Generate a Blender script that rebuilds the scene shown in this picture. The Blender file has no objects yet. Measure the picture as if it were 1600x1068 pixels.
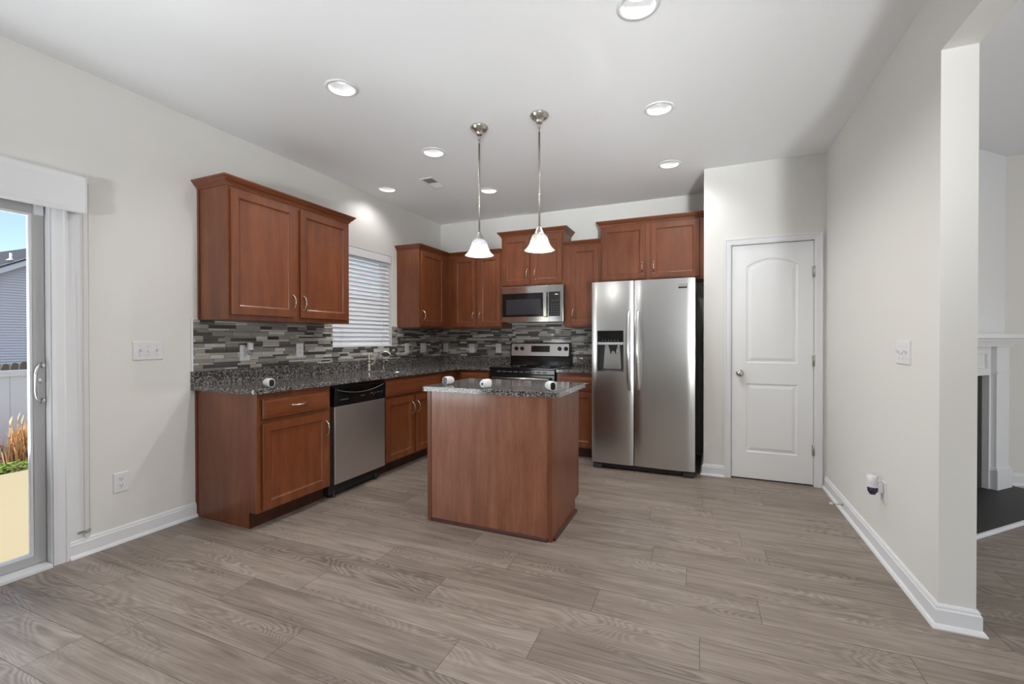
import bpy, bmesh, math, random
from mathutils import Vector, Matrix
random.seed(7)
S = bpy.context.scene
COL = S.collection
PI = math.pi
# ------------------------------------------------------------------ camera
CAM_H = 1.22285
PSI, PITCH, ROLL = 0.40938, 0.00674, -0.00118
F = Vector((-math.sin(PSI) * math.cos(PITCH), math.cos(PSI) * math.cos(PITCH), -math.sin(PITCH)))
R = Vector((math.cos(PSI), math.sin(PSI), 0))
U = R.cross(F)
R2 = R * math.cos(ROLL) + U * math.sin(ROLL)
U2 = -R * math.sin(ROLL) + U * math.cos(ROLL)
cam_data = bpy.data.cameras.new('camera')
cam = bpy.data.objects.new('camera', cam_data)
COL.objects.link(cam)
cam_data.sensor_fit = 'HORIZONTAL'
cam_data.sensor_width = 36
cam_data.lens = 694.03 / 1600 * 36
cam_data.clip_start = 0.05
cam.matrix_world = Matrix(((R2.x, U2.x, -F.x, 0), (R2.y, U2.y, -F.y, 0), (R2.z, U2.z, -F.z, CAM_H), (0, 0, 0, 1)))
S.camera = cam
# ------------------------------------------------------------------ view + world + sun
S.view_settings.view_transform = 'Standard'
S.view_settings.look = 'None'
S.view_settings.exposure = 0.36
S.view_settings.gamma = 1.0
S.view_settings.use_curve_mapping = False
world = bpy.data.worlds.new('sky')
S.world = world
world.use_nodes = True
wn = world.node_tree
wn.nodes.clear()
wo = wn.nodes.new('ShaderNodeOutputWorld')
wb = wn.nodes.new('ShaderNodeBackground')
ws = wn.nodes.new('ShaderNodeTexSky')
ws.sky_type = 'NISHITA'
ws.sun_disc = False
ws.sun_elevation = math.radians(42)
ws.sun_rotation = math.radians(170)
ws.air_density = 1.0
ws.dust_density = 1.4
ws.ozone_density = 1.5
wb.inputs['Strength'].default_value = 0.19
wn.links.new(ws.outputs[0], wb.inputs[0])
wn.links.new(wb.outputs[0], wo.inputs[0])
sun_d = bpy.data.lights.new('sun', 'SUN')
sun_d.energy = 3.5
sun_d.color = (1.0, 0.93, 0.80)
sun_d.angle = math.radians(0.6)
sun = bpy.data.objects.new('sun', sun_d)
COL.objects.link(sun)
sun.rotation_euler = Vector((0.05, 0.80, -0.75)).to_track_quat('-Z', 'Y').to_euler()


def area(name, loc, direction, sx, sy, power, color=(1, 1, 1)):
    d = bpy.data.lights.new(name, 'AREA')
    d.shape = 'RECTANGLE'
    d.size, d.size_y = sx, sy
    d.energy = power
    d.color = color
    o = bpy.data.objects.new(name, d)
    COL.objects.link(o)
    o.location = loc
    o.rotation_euler = Vector(direction).to_track_quat('-Z', 'Z').to_euler()
    return o


area('daylight_patio_door', (-3.37, 0.12, 1.05), (1, 0.20, 0.55), 1.35, 1.8, 44, (0.94, 0.975, 1.0))
area('added_rear_fill', (2.1, -4.93, 1.45), (-0.3, 1, 0.25), 1.3, 1.6, 12, (0.95, 0.98, 1.0))  # fill lamp added at an unseen rear window
area('added_rear_fill', (3.9, -4.93, 1.45), (-0.3, 1, 0.25), 1.3, 1.6, 12, (0.95, 0.98, 1.0))  # second added fill, at the other unseen rear window
area('added_living_fill', (5.13, 1.2, 1.45), (-1, 0, 0.1), 1.8, 1.6, 62, (0.97, 0.98, 1.0))  # added fill lamp brightening the living room from out of view
# added unseen fill lamps behind the camera, brightening ceiling and upper walls
for src, aim, pw, spd in (((2.0, -4.5, 0.35), (-3.0, 8.8, 2.80), 14.5, 28), ((0.45, -4.5, 0.35), (-3.4, 7.0, 3.0), 6, 28)):
    fl = area('added_ceiling_fill', src, aim, 0.6, 0.6, pw, (0.94, 0.98, 1.0))
    fl.data.spread = math.radians(spd)
# ------------------------------------------------------------------ room numbers (metres)
XL, YB, XR, YD, XD, YE, H = -3.231, 5.065, 0.912, 4.352, -0.008, 2.445, 2.743
XR2 = XR + 0.121
XE, YR = 5.2, -5.0
WT = 0.16
CT, CB = 0.905, 0.874      # counter top / underside


# ------------------------------------------------------------------ node materials
def mat(name):
    m = bpy.data.materials.new(name)
    m.use_nodes = True
    nt = m.node_tree
    b = nt.nodes['Principled BSDF']
    return m, nt, b


def plain(name, col, rough=0.5, metal=0.0, spec=0.5, coat=0.0, bump=0.0, bscale=200):
    m, nt, b = mat(name)
    b.inputs['Base Color'].default_value = (*col, 1)
    b.inputs['Roughness'].default_value = rough
    b.inputs['Metallic'].default_value = metal
    b.inputs['Specular IOR Level'].default_value = spec
    b.inputs['Coat Weight'].default_value = coat
    b.inputs['Coat Roughness'].default_value = 0.08
    if bump:
        tc = nt.nodes.new('ShaderNodeTexCoord')
        n = nt.nodes.new('ShaderNodeTexNoise')
        n.inputs['Scale'].default_value = bscale
        n.inputs['Detail'].default_value = 3
        bp = nt.nodes.new('ShaderNodeBump')
        bp.inputs['Strength'].default_value = bump
        bp.inputs['Distance'].default_value = 0.002
        nt.links.new(tc.outputs['Object'], n.inputs['Vector'])
        nt.links.new(n.outputs['Fac'], bp.inputs['Height'])
        nt.links.new(bp.outputs['Normal'], b.inputs['Normal'])
    return m


def ramp(nt, stops, interp='LINEAR'):
    r = nt.nodes.new('ShaderNodeValToRGB')
    r.color_ramp.interpolation = interp
    el = r.color_ramp.elements
    while len(el) < len(stops):
        el.new(0.5)
    for e, (p, c) in zip(el, stops):
        e.position = p
        e.color = (*c, 1)
    return r


def mapping(nt, scale, src='Object', rot=(0, 0, 0)):
    tc = nt.nodes.new('ShaderNodeTexCoord')
    mp = nt.nodes.new('ShaderNodeMapping')
    mp.inputs['Scale'].default_value = scale
    mp.inputs['Rotation'].default_value = rot
    nt.links.new(tc.outputs[src], mp.inputs['Vector'])
    return mp


def noise(nt, vec, scale, detail=3, rough=0.55, dist=0.0):
    n = nt.nodes.new('ShaderNodeTexNoise')
    n.inputs['Scale'].default_value = scale
    n.inputs['Detail'].default_value = detail
    n.inputs['Roughness'].default_value = rough
    n.inputs['Distortion'].default_value = dist
    if vec is not None:
        nt.links.new(vec, n.inputs['Vector'])
    return n


def mth(nt, op, a, b=None, c=None):
    n = nt.nodes.new('ShaderNodeMath')
    n.operation = op
    for i, v in enumerate((a, b, c)):
        if v is None:
            continue
        if isinstance(v, (int, float)):
            n.inputs[i].default_value = v
        else:
            nt.links.new(v, n.inputs[i])
    return n.outputs[0]


def wood(name, dark, mid, light, scale, rough=0.42, spec=0.5, coat=0.22):
    m, nt, b = mat(name)
    mp = mapping(nt, scale)
    n1 = noise(nt, mp.outputs[0], 1.0, 4, 0.6, 0.4)
    mp2 = mapping(nt, tuple(s * 9 for s in scale))
    n2 = noise(nt, mp2.outputs[0], 1.0, 2, 0.5, 0.0)
    mp3 = mapping(nt, (3, 3, 3))
    n3 = noise(nt, mp3.outputs[0], 1.0, 3, 0.6, 0.5)
    f = mth(nt, 'MULTIPLY', n1.outputs['Fac'], 0.6)
    f = mth(nt, 'MULTIPLY_ADD', n2.outputs['Fac'], 0.22, f)
    f = mth(nt, 'MULTIPLY_ADD', n3.outputs['Fac'], 0.22, f)
    r = ramp(nt, [(0.32, dark), (0.52, mid), (0.72, light)])
    nt.links.new(f, r.inputs[0])
    nt.links.new(r.outputs[0], b.inputs['Base Color'])
    b.inputs['Roughness'].default_value = rough
    b.inputs['Specular IOR Level'].default_value = spec
    b.inputs['Coat Weight'].default_value = coat
    b.inputs['Coat Roughness'].default_value = 0.12
    return m


M = {}
M['wall'] = plain('greige_wall_paint', (0.765, 0.755, 0.722), 0.75, bump=0.04, bscale=350)
M['ceiling'] = plain('white_ceiling_paint', (0.91, 0.92, 0.935), 0.85, bump=0.05, bscale=250)
M['trim'] = plain('white_semigloss_trim', (0.80, 0.81, 0.83), 0.35)
M['door'] = plain('white_door_paint', (0.88, 0.89, 0.90), 0.42, bump=0.02, bscale=300)
M['plastic'] = plain('white_plastic', (0.76, 0.76, 0.78), 0.3)
M['plastic_gray'] = plain('gray_plastic', (0.30, 0.30, 0.31), 0.4)
M['slot'] = plain('dark_slot', (0.03, 0.03, 0.03), 0.6)
M['black_gloss'] = plain('black_gloss', (0.008, 0.008, 0.009), 0.09, spec=0.5)
M['black'] = plain('black_plastic', (0.012, 0.012, 0.013), 0.32)
M['black_matte'] = plain('black_matte', (0.01, 0.01, 0.01), 0.7)
M['dark_side'] = plain('dark_gray_enamel', (0.035, 0.036, 0.038), 0.45)
M['nickel'] = plain('brushed_nickel', (0.55, 0.525, 0.485), 0.27, 1.0)
M['nickel_bright'] = plain('satin_nickel_pull', (0.78, 0.73, 0.66), 0.2, 1.0)
M['chrome'] = plain('chrome', (0.75, 0.75, 0.76), 0.12, 1.0)
M['sink'] = plain('sink_steel', (0.55, 0.55, 0.55), 0.3, 1.0)
M['vinyl'] = plain('white_vinyl', (0.72, 0.73, 0.76), 0.4)
M['alum'] = plain('pale_gray_door_vinyl', (0.43, 0.43, 0.43), 0.4)
M['fence'] = plain('white_fence_vinyl', (0.88, 0.87, 0.88), 0.5)
M['blind'] = plain('white_blind_slat', (0.86, 0.87, 0.90), 0.4)
M['blind'].node_tree.nodes['Principled BSDF'].inputs['Subsurface Weight'].default_value = 0.0
M['silver'] = plain('silver_badge', (0.75, 0.75, 0.75), 0.25, 1.0)
M['lip'] = plain('lip_highlight_gray', (0.10, 0.10, 0.10), 0.25)
M['mark'] = plain('dim_gray_print', (0.09, 0.09, 0.09), 0.4)
M['purple'] = plain('dark_purple_oil', (0.035, 0.015, 0.06), 0.08)
M['slate'] = plain('dark_slate_tile', (0.028, 0.028, 0.027), 0.55, bump=0.3, bscale=25)
M['screen'] = plain('oven_window_mesh', (0.035, 0.035, 0.042), 0.10)
CH = ((0.102, 0.0235, 0.0055), (0.160, 0.042, 0.0110), (0.235, 0.071, 0.023))
M['cherry'] = wood('cherry_stained_maple_upright', *CH, (14, 14, 1.3))
M['cherry_h'] = wood('cherry_stained_maple_sideways_y', *CH, (14, 1.3, 14))
M['cherry_hx'] = wood('cherry_stained_maple_sideways_x', *CH, (1.3, 14, 14))
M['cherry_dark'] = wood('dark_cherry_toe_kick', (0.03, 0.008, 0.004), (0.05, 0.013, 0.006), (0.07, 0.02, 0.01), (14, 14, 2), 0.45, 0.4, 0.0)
M['island_wood'] = wood('cherry_island_panel', (0.165, 0.053, 0.022), (0.255, 0.090, 0.044), (0.345, 0.14, 0.079), (24, 24, 2.2), 0.40, 0.5, 0.55)


def steel(name, base, rough, axis):
    m, nt, b = mat(name)
    sc = (400, 400, 3) if axis == 'Z' else (3, 3, 400)
    mp = mapping(nt, sc)
    n = noise(nt, mp.outputs[0], 1.0, 2, 0.5)
    r = ramp(nt, [(0.3, tuple(c * 0.93 for c in base)), (0.7, base)])
    nt.links.new(n.outputs['Fac'], r.inputs[0])
    nt.links.new(r.outputs[0], b.inputs['Base Color'])
    b.inputs['Metallic'].default_value = 1
    b.inputs['Roughness'].default_value = rough
    return m


M['steel'] = steel('brushed_stainless', (0.70, 0.70, 0.70), 0.26, 'X')
M['steel_mw'] = steel('polished_stainless', (0.68, 0.68, 0.68), 0.10, 'X')
M['steel_dw'] = steel('smudged_stainless', (0.72, 0.685, 0.655), 0.36, 'Z')


def granite():
    m, nt, b = mat('speckled_gray_granite')
    mp = mapping(nt, (1, 1, 1))
    v = nt.nodes.new('ShaderNodeTexVoronoi')
    v.inputs['Scale'].default_value = 150
    nt.links.new(mp.outputs[0], v.inputs['Vector'])
    sep = nt.nodes.new('ShaderNodeSeparateColor')
    nt.links.new(v.outputs['Color'], sep.inputs[0])
    r = ramp(nt, [(0.0, (0.018, 0.017, 0.017)), (0.22, (0.085, 0.079, 0.075)), (0.45, (0.155, 0.145, 0.138)),
                  (0.72, (0.26, 0.245, 0.235)), (0.9, (0.42, 0.40, 0.39))], 'CONSTANT')
    nt.links.new(sep.outputs[0], r.inputs[0])
    n = noise(nt, mp.outputs[0], 60, 4, 0.7)
    r2 = ramp(nt, [(0.35, (0.45, 0.45, 0.45)), (0.65, (1.25, 1.22, 1.2))])
    nt.links.new(n.outputs['Fac'], r2.inputs[0])
    mx = nt.nodes.new('ShaderNodeMix')
    mx.data_type = 'RGBA'
    mx.blend_type = 'MULTIPLY'
    mx.inputs[0].default_value = 1
    nt.links.new(r.outputs[0], mx.inputs[6])
    nt.links.new(r2.outputs[0], mx.inputs[7])
    nt.links.new(mx.outputs[2], b.inputs['Base Color'])
    b.inputs['Roughness'].default_value = 0.09
    b.inputs['Specular IOR Level'].default_value = 0.6
    return m


M['granite'] = granite()


def tiles():
    m, nt, b = mat('mosaic_glass_and_stone_tiles')
    g = nt.nodes.new('ShaderNodeNewGeometry')
    r = ramp(nt, [(0.0, (0.075, 0.070, 0.065)), (0.26, (0.145, 0.136, 0.126)), (0.32, (0.29, 0.278, 0.258)), (0.52, (0.37, 0.352, 0.325)),
                  (0.64, (0.46, 0.41, 0.35)), (0.74, (0.57, 0.55, 0.52)), (0.88, (0.66, 0.645, 0.62))], 'CONSTANT')
    nt.links.new(g.outputs['Random Per Island'], r.inputs[0])
    mp = mapping(nt, (18, 18, 90))
    n = noise(nt, mp.outputs[0], 1.0, 3)
    r2 = ramp(nt, [(0.3, (0.86, 0.86, 0.86)), (0.7, (1.06, 1.06, 1.06))])
    nt.links.new(n.outputs['Fac'], r2.inputs[0])
    mx = nt.nodes.new('ShaderNodeMix')
    mx.data_type = 'RGBA'
    mx.blend_type = 'MULTIPLY'
    mx.inputs[0].default_value = 1
    nt.links.new(r.outputs[0], mx.inputs[6])
    nt.links.new(r2.outputs[0], mx.inputs[7])
    nt.links.new(mx.outputs[2], b.inputs['Base Color'])
    s = mth(nt, 'MULTIPLY', g.outputs['Random Per Island'], 17.0)
    s = mth(nt, 'FRACT', s)
    rr = ramp(nt, [(0.0, (0.08, 0.08, 0.08)), (0.5, (0.38, 0.38, 0.38))], 'CONSTANT')
    nt.links.new(s, rr.inputs[0])
    nt.links.new(rr.outputs[0], b.inputs['Roughness'])
    return m


M['tile'] = tiles()
M['grout'] = plain('gray_grout', (0.26, 0.25, 0.235), 0.85)


def floor_mat():
    m, nt, b = mat('gray_brown_oak_vinyl_planks')
    g = nt.nodes.new('ShaderNodeNewGeometry')
    rnd = g.outputs['Random Per Island']
    uv = nt.nodes.new('ShaderNodeUVMap')
    sx = nt.nodes.new('ShaderNodeSeparateXYZ')
    nt.links.new(uv.outputs[0], sx.inputs[0])
    u, v = sx.outputs[0], sx.outputs[1]
    L, W = 1.195, 0.193
    seed = mth(nt, 'MULTIPLY', rnd, 137.0)

    def vec(us, vs, off):
        c = nt.nodes.new('ShaderNodeCombineXYZ')
        nt.links.new(mth(nt, 'MULTIPLY', u, us), c.inputs[0])
        nt.links.new(mth(nt, 'MULTIPLY', v, vs), c.inputs[1])
        nt.links.new(mth(nt, 'ADD', seed, off), c.inputs[2])
        return c.outputs[0]
    n1 = noise(nt, vec(1.7, 7.5, 0.0), 1.0, 1.2, 0.4, 0.5)
    rings = mth(nt, 'SINE', mth(nt, 'MULTIPLY', n1.outputs['Fac'], 165.0))
    rings = mth(nt, 'MULTIPLY_ADD', rings, 0.5, 0.5)
    mask = noise(nt, vec(1.3, 5.0, 40.0), 1.0, 1.5, 0.5)
    mk = ramp(nt, [(0.42, (0, 0, 0)), (0.62, (1, 1, 1))])
    nt.links.new(mask.outputs['Fac'], mk.inputs[0])
    rings = mth(nt, 'MULTIPLY', mth(nt, 'SUBTRACT', rings, 0.5), mk.outputs[0])
    n2 = noise(nt, vec(3.0, 120.0, 9.0), 1.0, 4, 0.65, 0.2)
    n3 = noise(nt, vec(2.0, 16.0, 77.0), 1.0, 3, 0.6, 0.8)
    f = mth(nt, 'MULTIPLY_ADD', rings, 0.30, 0.5)
    f = mth(nt, 'MULTIPLY_ADD', mth(nt, 'SUBTRACT', n2.outputs['Fac'], 0.5), 0.85, f)
    f = mth(nt, 'MULTIPLY_ADD', mth(nt, 'SUBTRACT', n3.outputs['Fac'], 0.5), 0.80, f)
    f = mth(nt, 'MULTIPLY_ADD', mth(nt, 'SUBTRACT', mth(nt, 'FRACT', mth(nt, 'MULTIPLY', rnd, 31.0)), 0.5), 0.16, f)
    r = ramp(nt, [(0.15, (0.119, 0.092, 0.073)), (0.5, (0.236, 0.191, 0.157)), (0.85, (0.362, 0.303, 0.259))])
    nt.links.new(f, r.inputs[0])
    # seams
    du = mth(nt, 'MINIMUM', u, mth(nt, 'SUBTRACT', L, u))
    dv = mth(nt, 'MINIMUM', v, mth(nt, 'SUBTRACT', W, v))
    dmin = mth(nt, 'MINIMUM', du, dv)
    seam = mth(nt, 'LESS_THAN', dmin, 0.0013)
    mx = nt.nodes.new('ShaderNodeMix')
    mx.data_type = 'RGBA'
    nt.links.new(mth(nt, 'MULTIPLY', seam, 0.85), mx.inputs[0])
    nt.links.new(r.outputs[0], mx.inputs[6])
    mx.inputs[7].default_value = (0.045, 0.034, 0.027, 1)
    nt.links.new(mx.outputs[2], b.inputs['Base Color'])
    b.inputs['Roughness'].default_value = 0.42
    b.inputs['Specular IOR Level'].default_value = 0.4
    bp = nt.nodes.new('ShaderNodeBump')
    bp.inputs['Strength'].default_value = 0.12
    bp.inputs['Distance'].default_value = 0.001
    nt.links.new(f, bp.inputs['Height'])
    nt.links.new(bp.outputs[0], b.inputs['Normal'])
    return m


M['floor'] = floor_mat()


def glass_mat(name, tint=(0.97, 0.985, 0.98), refl=1.0):
    m = bpy.data.materials.new(name)
    m.use_nodes = True
    nt = m.node_tree
    nt.nodes.clear()
    o = nt.nodes.new('ShaderNodeOutputMaterial')
    t = nt.nodes.new('ShaderNodeBsdfTransparent')
    t.inputs[0].default_value = (*tint, 1)
    gl = nt.nodes.new('ShaderNodeBsdfGlossy')
    gl.inputs['Roughness'].default_value = 0.02
    fr = nt.nodes.new('ShaderNodeFresnel')
    fr.inputs[0].default_value = 1.25
    mx = nt.nodes.new('ShaderNodeMixShader')
    nt.links.new(mth(nt, 'MULTIPLY', fr.outputs[0], refl), mx.inputs[0])
    nt.links.new(t.outputs[0], mx.inputs[1])
    nt.links.new(gl.outputs[0], mx.inputs[2])
    nt.links.new(mx.outputs[0], o.inputs[0])
    return m


M['glass'] = glass_mat('window_glass')


def shade_mat(name, opaq, col):
    m = bpy.data.materials.new(name)
    m.use_nodes = True
    nt = m.node_tree
    nt.nodes.clear()
    o = nt.nodes.new('ShaderNodeOutputMaterial')
    tr = nt.nodes.new('ShaderNodeBsdfTranslucent')
    df = nt.nodes.new('ShaderNodeBsdfDiffuse')
    tp = nt.nodes.new('ShaderNodeBsdfTransparent')
    gl = nt.nodes.new('ShaderNodeBsdfGlossy')
    gl.inputs['Roughness'].default_value = 0.08
    for n in (tr, df):
        n.inputs[0].default_value = (*col, 1)
    a = nt.nodes.new('ShaderNodeMixShader')
    a.inputs[0].default_value = 0.5
    nt.links.new(tr.outputs[0], a.inputs[1])
    nt.links.new(df.outputs[0], a.inputs[2])
    mp = mapping(nt, (9, 9, 9))
    n = noise(nt, mp.outputs[0], 2.2, 3, 0.6, 1.6)
    r = ramp(nt, [(0.38, (opaq - 0.3,) * 3), (0.62, (min(1, opaq + 0.2),) * 3)])
    nt.links.new(n.outputs['Fac'], r.inputs[0])
    c = nt.nodes.new('ShaderNodeMixShader')
    nt.links.new(r.outputs[0], c.inputs[0])
    nt.links.new(tp.outputs[0], c.inputs[1])
    nt.links.new(a.outputs[0], c.inputs[2])
    d = nt.nodes.new('ShaderNodeMixShader')
    d.inputs[0].default_value = 0.06
    nt.links.new(c.outputs[0], d.inputs[1])
    nt.links.new(gl.outputs[0], d.inputs[2])
    nt.links.new(d.outputs[0], o.inputs[0])
    return m


M['shade_white'] = shade_mat('milky_marbled_glass', 0.85, (0.70, 0.71, 0.80))
M['shade_clear'] = shade_mat('thin_marbled_glass', 0.58, (0.66, 0.65, 0.60))
M['clear_bottle'] = glass_mat('clear_bottle', (0.9, 0.88, 0.84), 1.5)


def emit(name, col, strength):
    m = bpy.data.materials.new(name)
    m.use_nodes = True
    nt = m.node_tree
    nt.nodes.clear()
    o = nt.nodes.new('ShaderNodeOutputMaterial')
    e = nt.nodes.new('ShaderNodeEmission')
    e.inputs[0].default_value = (*col, 1)
    e.inputs[1].default_value = strength
    nt.links.new(e.outputs[0], o.inputs[0])
    return m


M['bulb'] = emit('lit_bulb', (1.0, 0.98, 0.96), 1.35)
M['can_glow'] = emit('lit_downlight_lens', (1.0, 0.99, 0.98), 1.6)
M['led_text'] = emit('lit_display_segments', (0.9, 0.95, 1.0), 1.2)
M['can_inner'] = plain('white_can_baffle', (0.62, 0.62, 0.62), 0.5)
# outdoors
M['concrete'] = plain('patio_concrete', (0.56, 0.465, 0.285), 0.9, bump=0.3, bscale=60)
M['soil'] = plain('mulch_soil', (0.14, 0.10, 0.06), 0.95, bump=0.5, bscale=20)
M['siding'] = plain('gray_vinyl_siding', (0.72, 0.69, 0.71), 0.6)
M['shingle'] = plain('dark_shingles', (0.085, 0.09, 0.11), 0.9, bump=0.6, bscale=12)
M['wood_picket'] = plain('weathered_wood', (0.20, 0.16, 0.12), 0.85, bump=0.3, bscale=40)
M['dry_grass'] = plain('dry_golden_grass', (0.78, 0.50, 0.25), 0.8)
M['dry_grass_pale'] = plain('pale_straw_plume', (0.75, 0.62, 0.42), 0.8)
M['leaf'] = plain('green_leaves', (0.22, 0.34, 0.05), 0.6)
M['coil'] = plain('dark_coil', (0.05, 0.03, 0.025), 0.6)
M['boot'] = plain('white_vent_pipe', (0.8, 0.8, 0.8), 0.5)


# ------------------------------------------------------------------ mesh helpers
class MB:
    def __init__(self, T=None):
        self.bm = bmesh.new()
        self.T = T

    def v(self, p):
        return self.bm.verts.new(Vector(p))

    def face(self, pts, smooth=False):
        f = self.bm.faces.new([self.v(p) for p in pts])
        f.smooth = smooth
        return f

    def box(self, x0, x1, y0, y1, z0, z1):
        vs = [self.v((x, y, z)) for z in (z0, z1) for x, y in ((x0, y0), (x1, y0), (x1, y1), (x0, y1))]
        for q in ((0, 1, 2, 3), (4, 5, 6, 7), (0, 1, 5, 4), (1, 2, 6, 5), (2, 3, 7, 6), (3, 0, 4, 7)):
            self.bm.faces.new([vs[i] for i in q])
        return self

    def rings(self, rings, closed_u=True, cap=True, smooth=True):
        vr = [[self.v(p) for p in r] for r in rings]
        n = len(vr[0])
        for a, b in zip(vr[:-1], vr[1:]):
            for i in range(n if closed_u else n - 1):
                j = (i + 1) % n
                f = self.bm.faces.new((a[i], a[j], b[j], b[i]))
                f.smooth = smooth
        if cap:
            for r in (vr[0], vr[-1]):
                try:
                    self.bm.faces.new(r)
                except ValueError:
                    pass
        return self

    def lathe(self, prof, c=(0, 0, 0), axis='Z', seg=28, cap=True, smooth=True):
        c = Vector(c)
        out = []
        for r, h in prof:
            ring = []
            for i in range(seg):
                a = 2 * PI * i / seg
                p = {'Z': (r * math.cos(a), r * math.sin(a), h), 'X': (h, r * math.cos(a), r * math.sin(a)),
                     'Y': (r * math.cos(a), h, r * math.sin(a))}[axis]
                ring.append(c + Vector(p))
            out.append(ring)
        return self.rings(out, True, cap, smooth)

    def tube(self, pts, r, seg=8, cap=True):
        pts = [Vector(p) for p in pts]
        rs = r if isinstance(r, (list, tuple)) else [r] * len(pts)
        prev = None
        out = []
        for i, p in enumerate(pts):
            t = (pts[min(i + 1, len(pts) - 1)] - pts[max(i - 1, 0)]).normalized()
            if prev is None:
                a = Vector((0, 0, 1)) if abs(t.z) < 0.9 else Vector((1, 0, 0))
                n = t.cross(a).normalized()
            else:
                n = (prev - t * prev.dot(t)).normalized()
            prev = n
            bnm = t.cross(n)
            out.append([p + (n * math.cos(2 * PI * k / seg) + bnm * math.sin(2 * PI * k / seg)) * rs[i] for k in range(seg)])
        return self.rings(out, True, cap)

    def prism(self, poly, axis, lo, hi, smooth=False):
        def P(a, b, h):
            return {'X': (h, a, b), 'Y': (a, h, b), 'Z': (a, b, h)}[axis]
        return self.rings([[P(a, b, lo) for a, b in poly], [P(a, b, hi) for a, b in poly]], True, True, smooth)

    def sweep(self, path, prof, segs=None):
        n = len(path)
        dirs = [(Vector(path[i + 1]) - Vector(path[i])).normalized() for i in range(n - 1)]
        nor = [Vector((d.y, -d.x)) for d in dirs]
        off = []
        for i in range(n):
            if i == 0:
                off.append(nor[0])
            elif i == n - 1:
                off.append(nor[-1])
            else:
                m = (nor[i - 1] + nor[i])
                off.append(m / (1 + nor[i - 1].dot(nor[i])))
        for s in (segs if segs is not None else range(n - 1)):
            rr = []
            for i in (s, s + 1):
                p = Vector(path[i])
                rr.append([(p.x + off[i].x * d, p.y + off[i].y * d, z) for d, z in prof])
            self.rings(rr, True, True, False)
        return self

    def panel_door(self, u0, u1, z0, z1, d0, d1, fr=0.055, loops=((0.0, 0.0), (0.003, -0.005), (0.011, -0.009)), holes=None):
        """slab in (u, d, z) with recessed panel(s); holes = list of (a0, a1, b0, b1, arch)"""
        hs = holes or [(u0 + fr, u1 - fr, z0 + fr, z1 - fr, 0)]
        P = lambda u, z, d=d1: (u, d, z)
        hs = sorted(hs, key=lambda h: h[2])
        a0, a1 = hs[0][0], hs[0][1]
        self.face([P(u0, z0), P(a0, z0), P(a0, z1), P(u0, z1)])
        self.face([P(a1, z0), P(u1, z0), P(u1, z1), P(a1, z1)])
        zb = z0
        for h in hs:
            self.face([P(a0, zb), P(a1, zb), P(a1, h[2]), P(a0, h[2])])
            zb = h[3]
            outl = self._outline(h, 0)
            if h[4]:
                top = [q for q in outl if q[1] >= h[3] - 1e-6]
                top = sorted(top)
                zt = h[3] + h[4] + 0.02
                for (ua, za), (ub, zb2) in zip(top[:-1], top[1:]):
                    self.face([P(ua, za), P(ub, zb2), P(ub, zt), P(ua, zt)])
                zb = zt
            prev = None
            for ins, dep in loops:
                ring = [P(a, b, d1 + dep) for a, b in self._outline(h, ins)]
                vr = [self.v(p) for p in ring]
                if prev:
                    for i in range(len(vr)):
                        j = (i + 1) % len(vr)
                        self.bm.faces.new((prev[i], prev[j], vr[j], vr[i]))
                prev = vr
            self.bm.faces.new(prev)
        self.face([P(a0, zb), P(a1, zb), P(a1, z1), P(a0, z1)])
        Q = lambda u, z: (u, d0, z)
        self.face([Q(u0, z0), Q(u1, z0), Q(u1, z1), Q(u0, z1)])
        c = [(u0, z0), (u1, z0), (u1, z1), (u0, z1)]
        for i in range(4):
            (ua, za), (ub, zb) = c[i], c[(i + 1) % 4]
            self.face([P(ua, za), P(ub, zb), Q(ub, zb), Q(ua, za)])
        return self

    @staticmethod
    def _outline(h, ins):
        a0, a1, b0, b1, arch = h
        a0, a1, b0, b1 = a0 + ins, a1 - ins, b0 + ins, b1 - ins
        pts = [(a0, b0), (a1, b0), (a1, b1)]
        if arch:
            w = (a1 - a0) / 2
            rad = (w * w + arch * arch) / (2 * arch)
            cz = b1 + arch - rad
            cx = (a0 + a1) / 2
            a = math.asin(min(1, w / rad))
            N = 16
            for i in range(1, N):
                t = a - 2 * a * i / N
                pts.append((cx + rad * math.sin(t), cz + rad * math.cos(t)))
        pts.append((a0, b1))
        return pts

    def build(self, name, m, parent=None, local=False, bevel=0.0, bseg=2, label=None, merge=True, sharp=True):
        bm = self.bm
        if merge:
            bmesh.ops.remove_doubles(bm, verts=bm.verts, dist=1e-6)
        if self.T:
            for v in bm.verts:
                v.co = Vector(self.T(v.co))
        bmesh.ops.recalc_face_normals(bm, faces=bm.faces)
        if parent is not None and not local:
            o = parent
            off = Vector((0, 0, 0))
            while o is not None:
                off += o.location
                o = o.parent
            for v in bm.verts:
                v.co -= off
        me = bpy.data.meshes.new(name)
        bm.to_mesh(me)
        bm.free()
        ob = bpy.data.objects.new(name, me)
        COL.objects.link(ob)
        me.materials.append(m)
        if parent is not None:
            ob.parent = parent
        if bevel:
            bv = ob.modifiers.new('bevel', 'BEVEL')
            bv.width = bevel
            bv.segments = bseg
            bv.limit_method = 'ANGLE'
            bv.angle_limit = math.radians(40)
        if label:
            ob['label'] = label
        return ob


def thing(name, label, cat, loc, group=None, rotz=0.0):
    o = bpy.data.objects.new(name, None)
    o.empty_display_size = 0.05
    COL.objects.link(o)
    o.location = loc
    o.rotation_euler = (0, 0, rotz)
    tag(o, label, cat, group)
    return o


def tag(o, label, cat, group=None):
    o['label'] = label
    o['category'] = cat
    if group:
        o['group'] = group
    return o


def struct(name, mb, m, **k):
    o = mb.build(name, m, **k)
    o['kind'] = 'structure'
    return o


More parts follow.
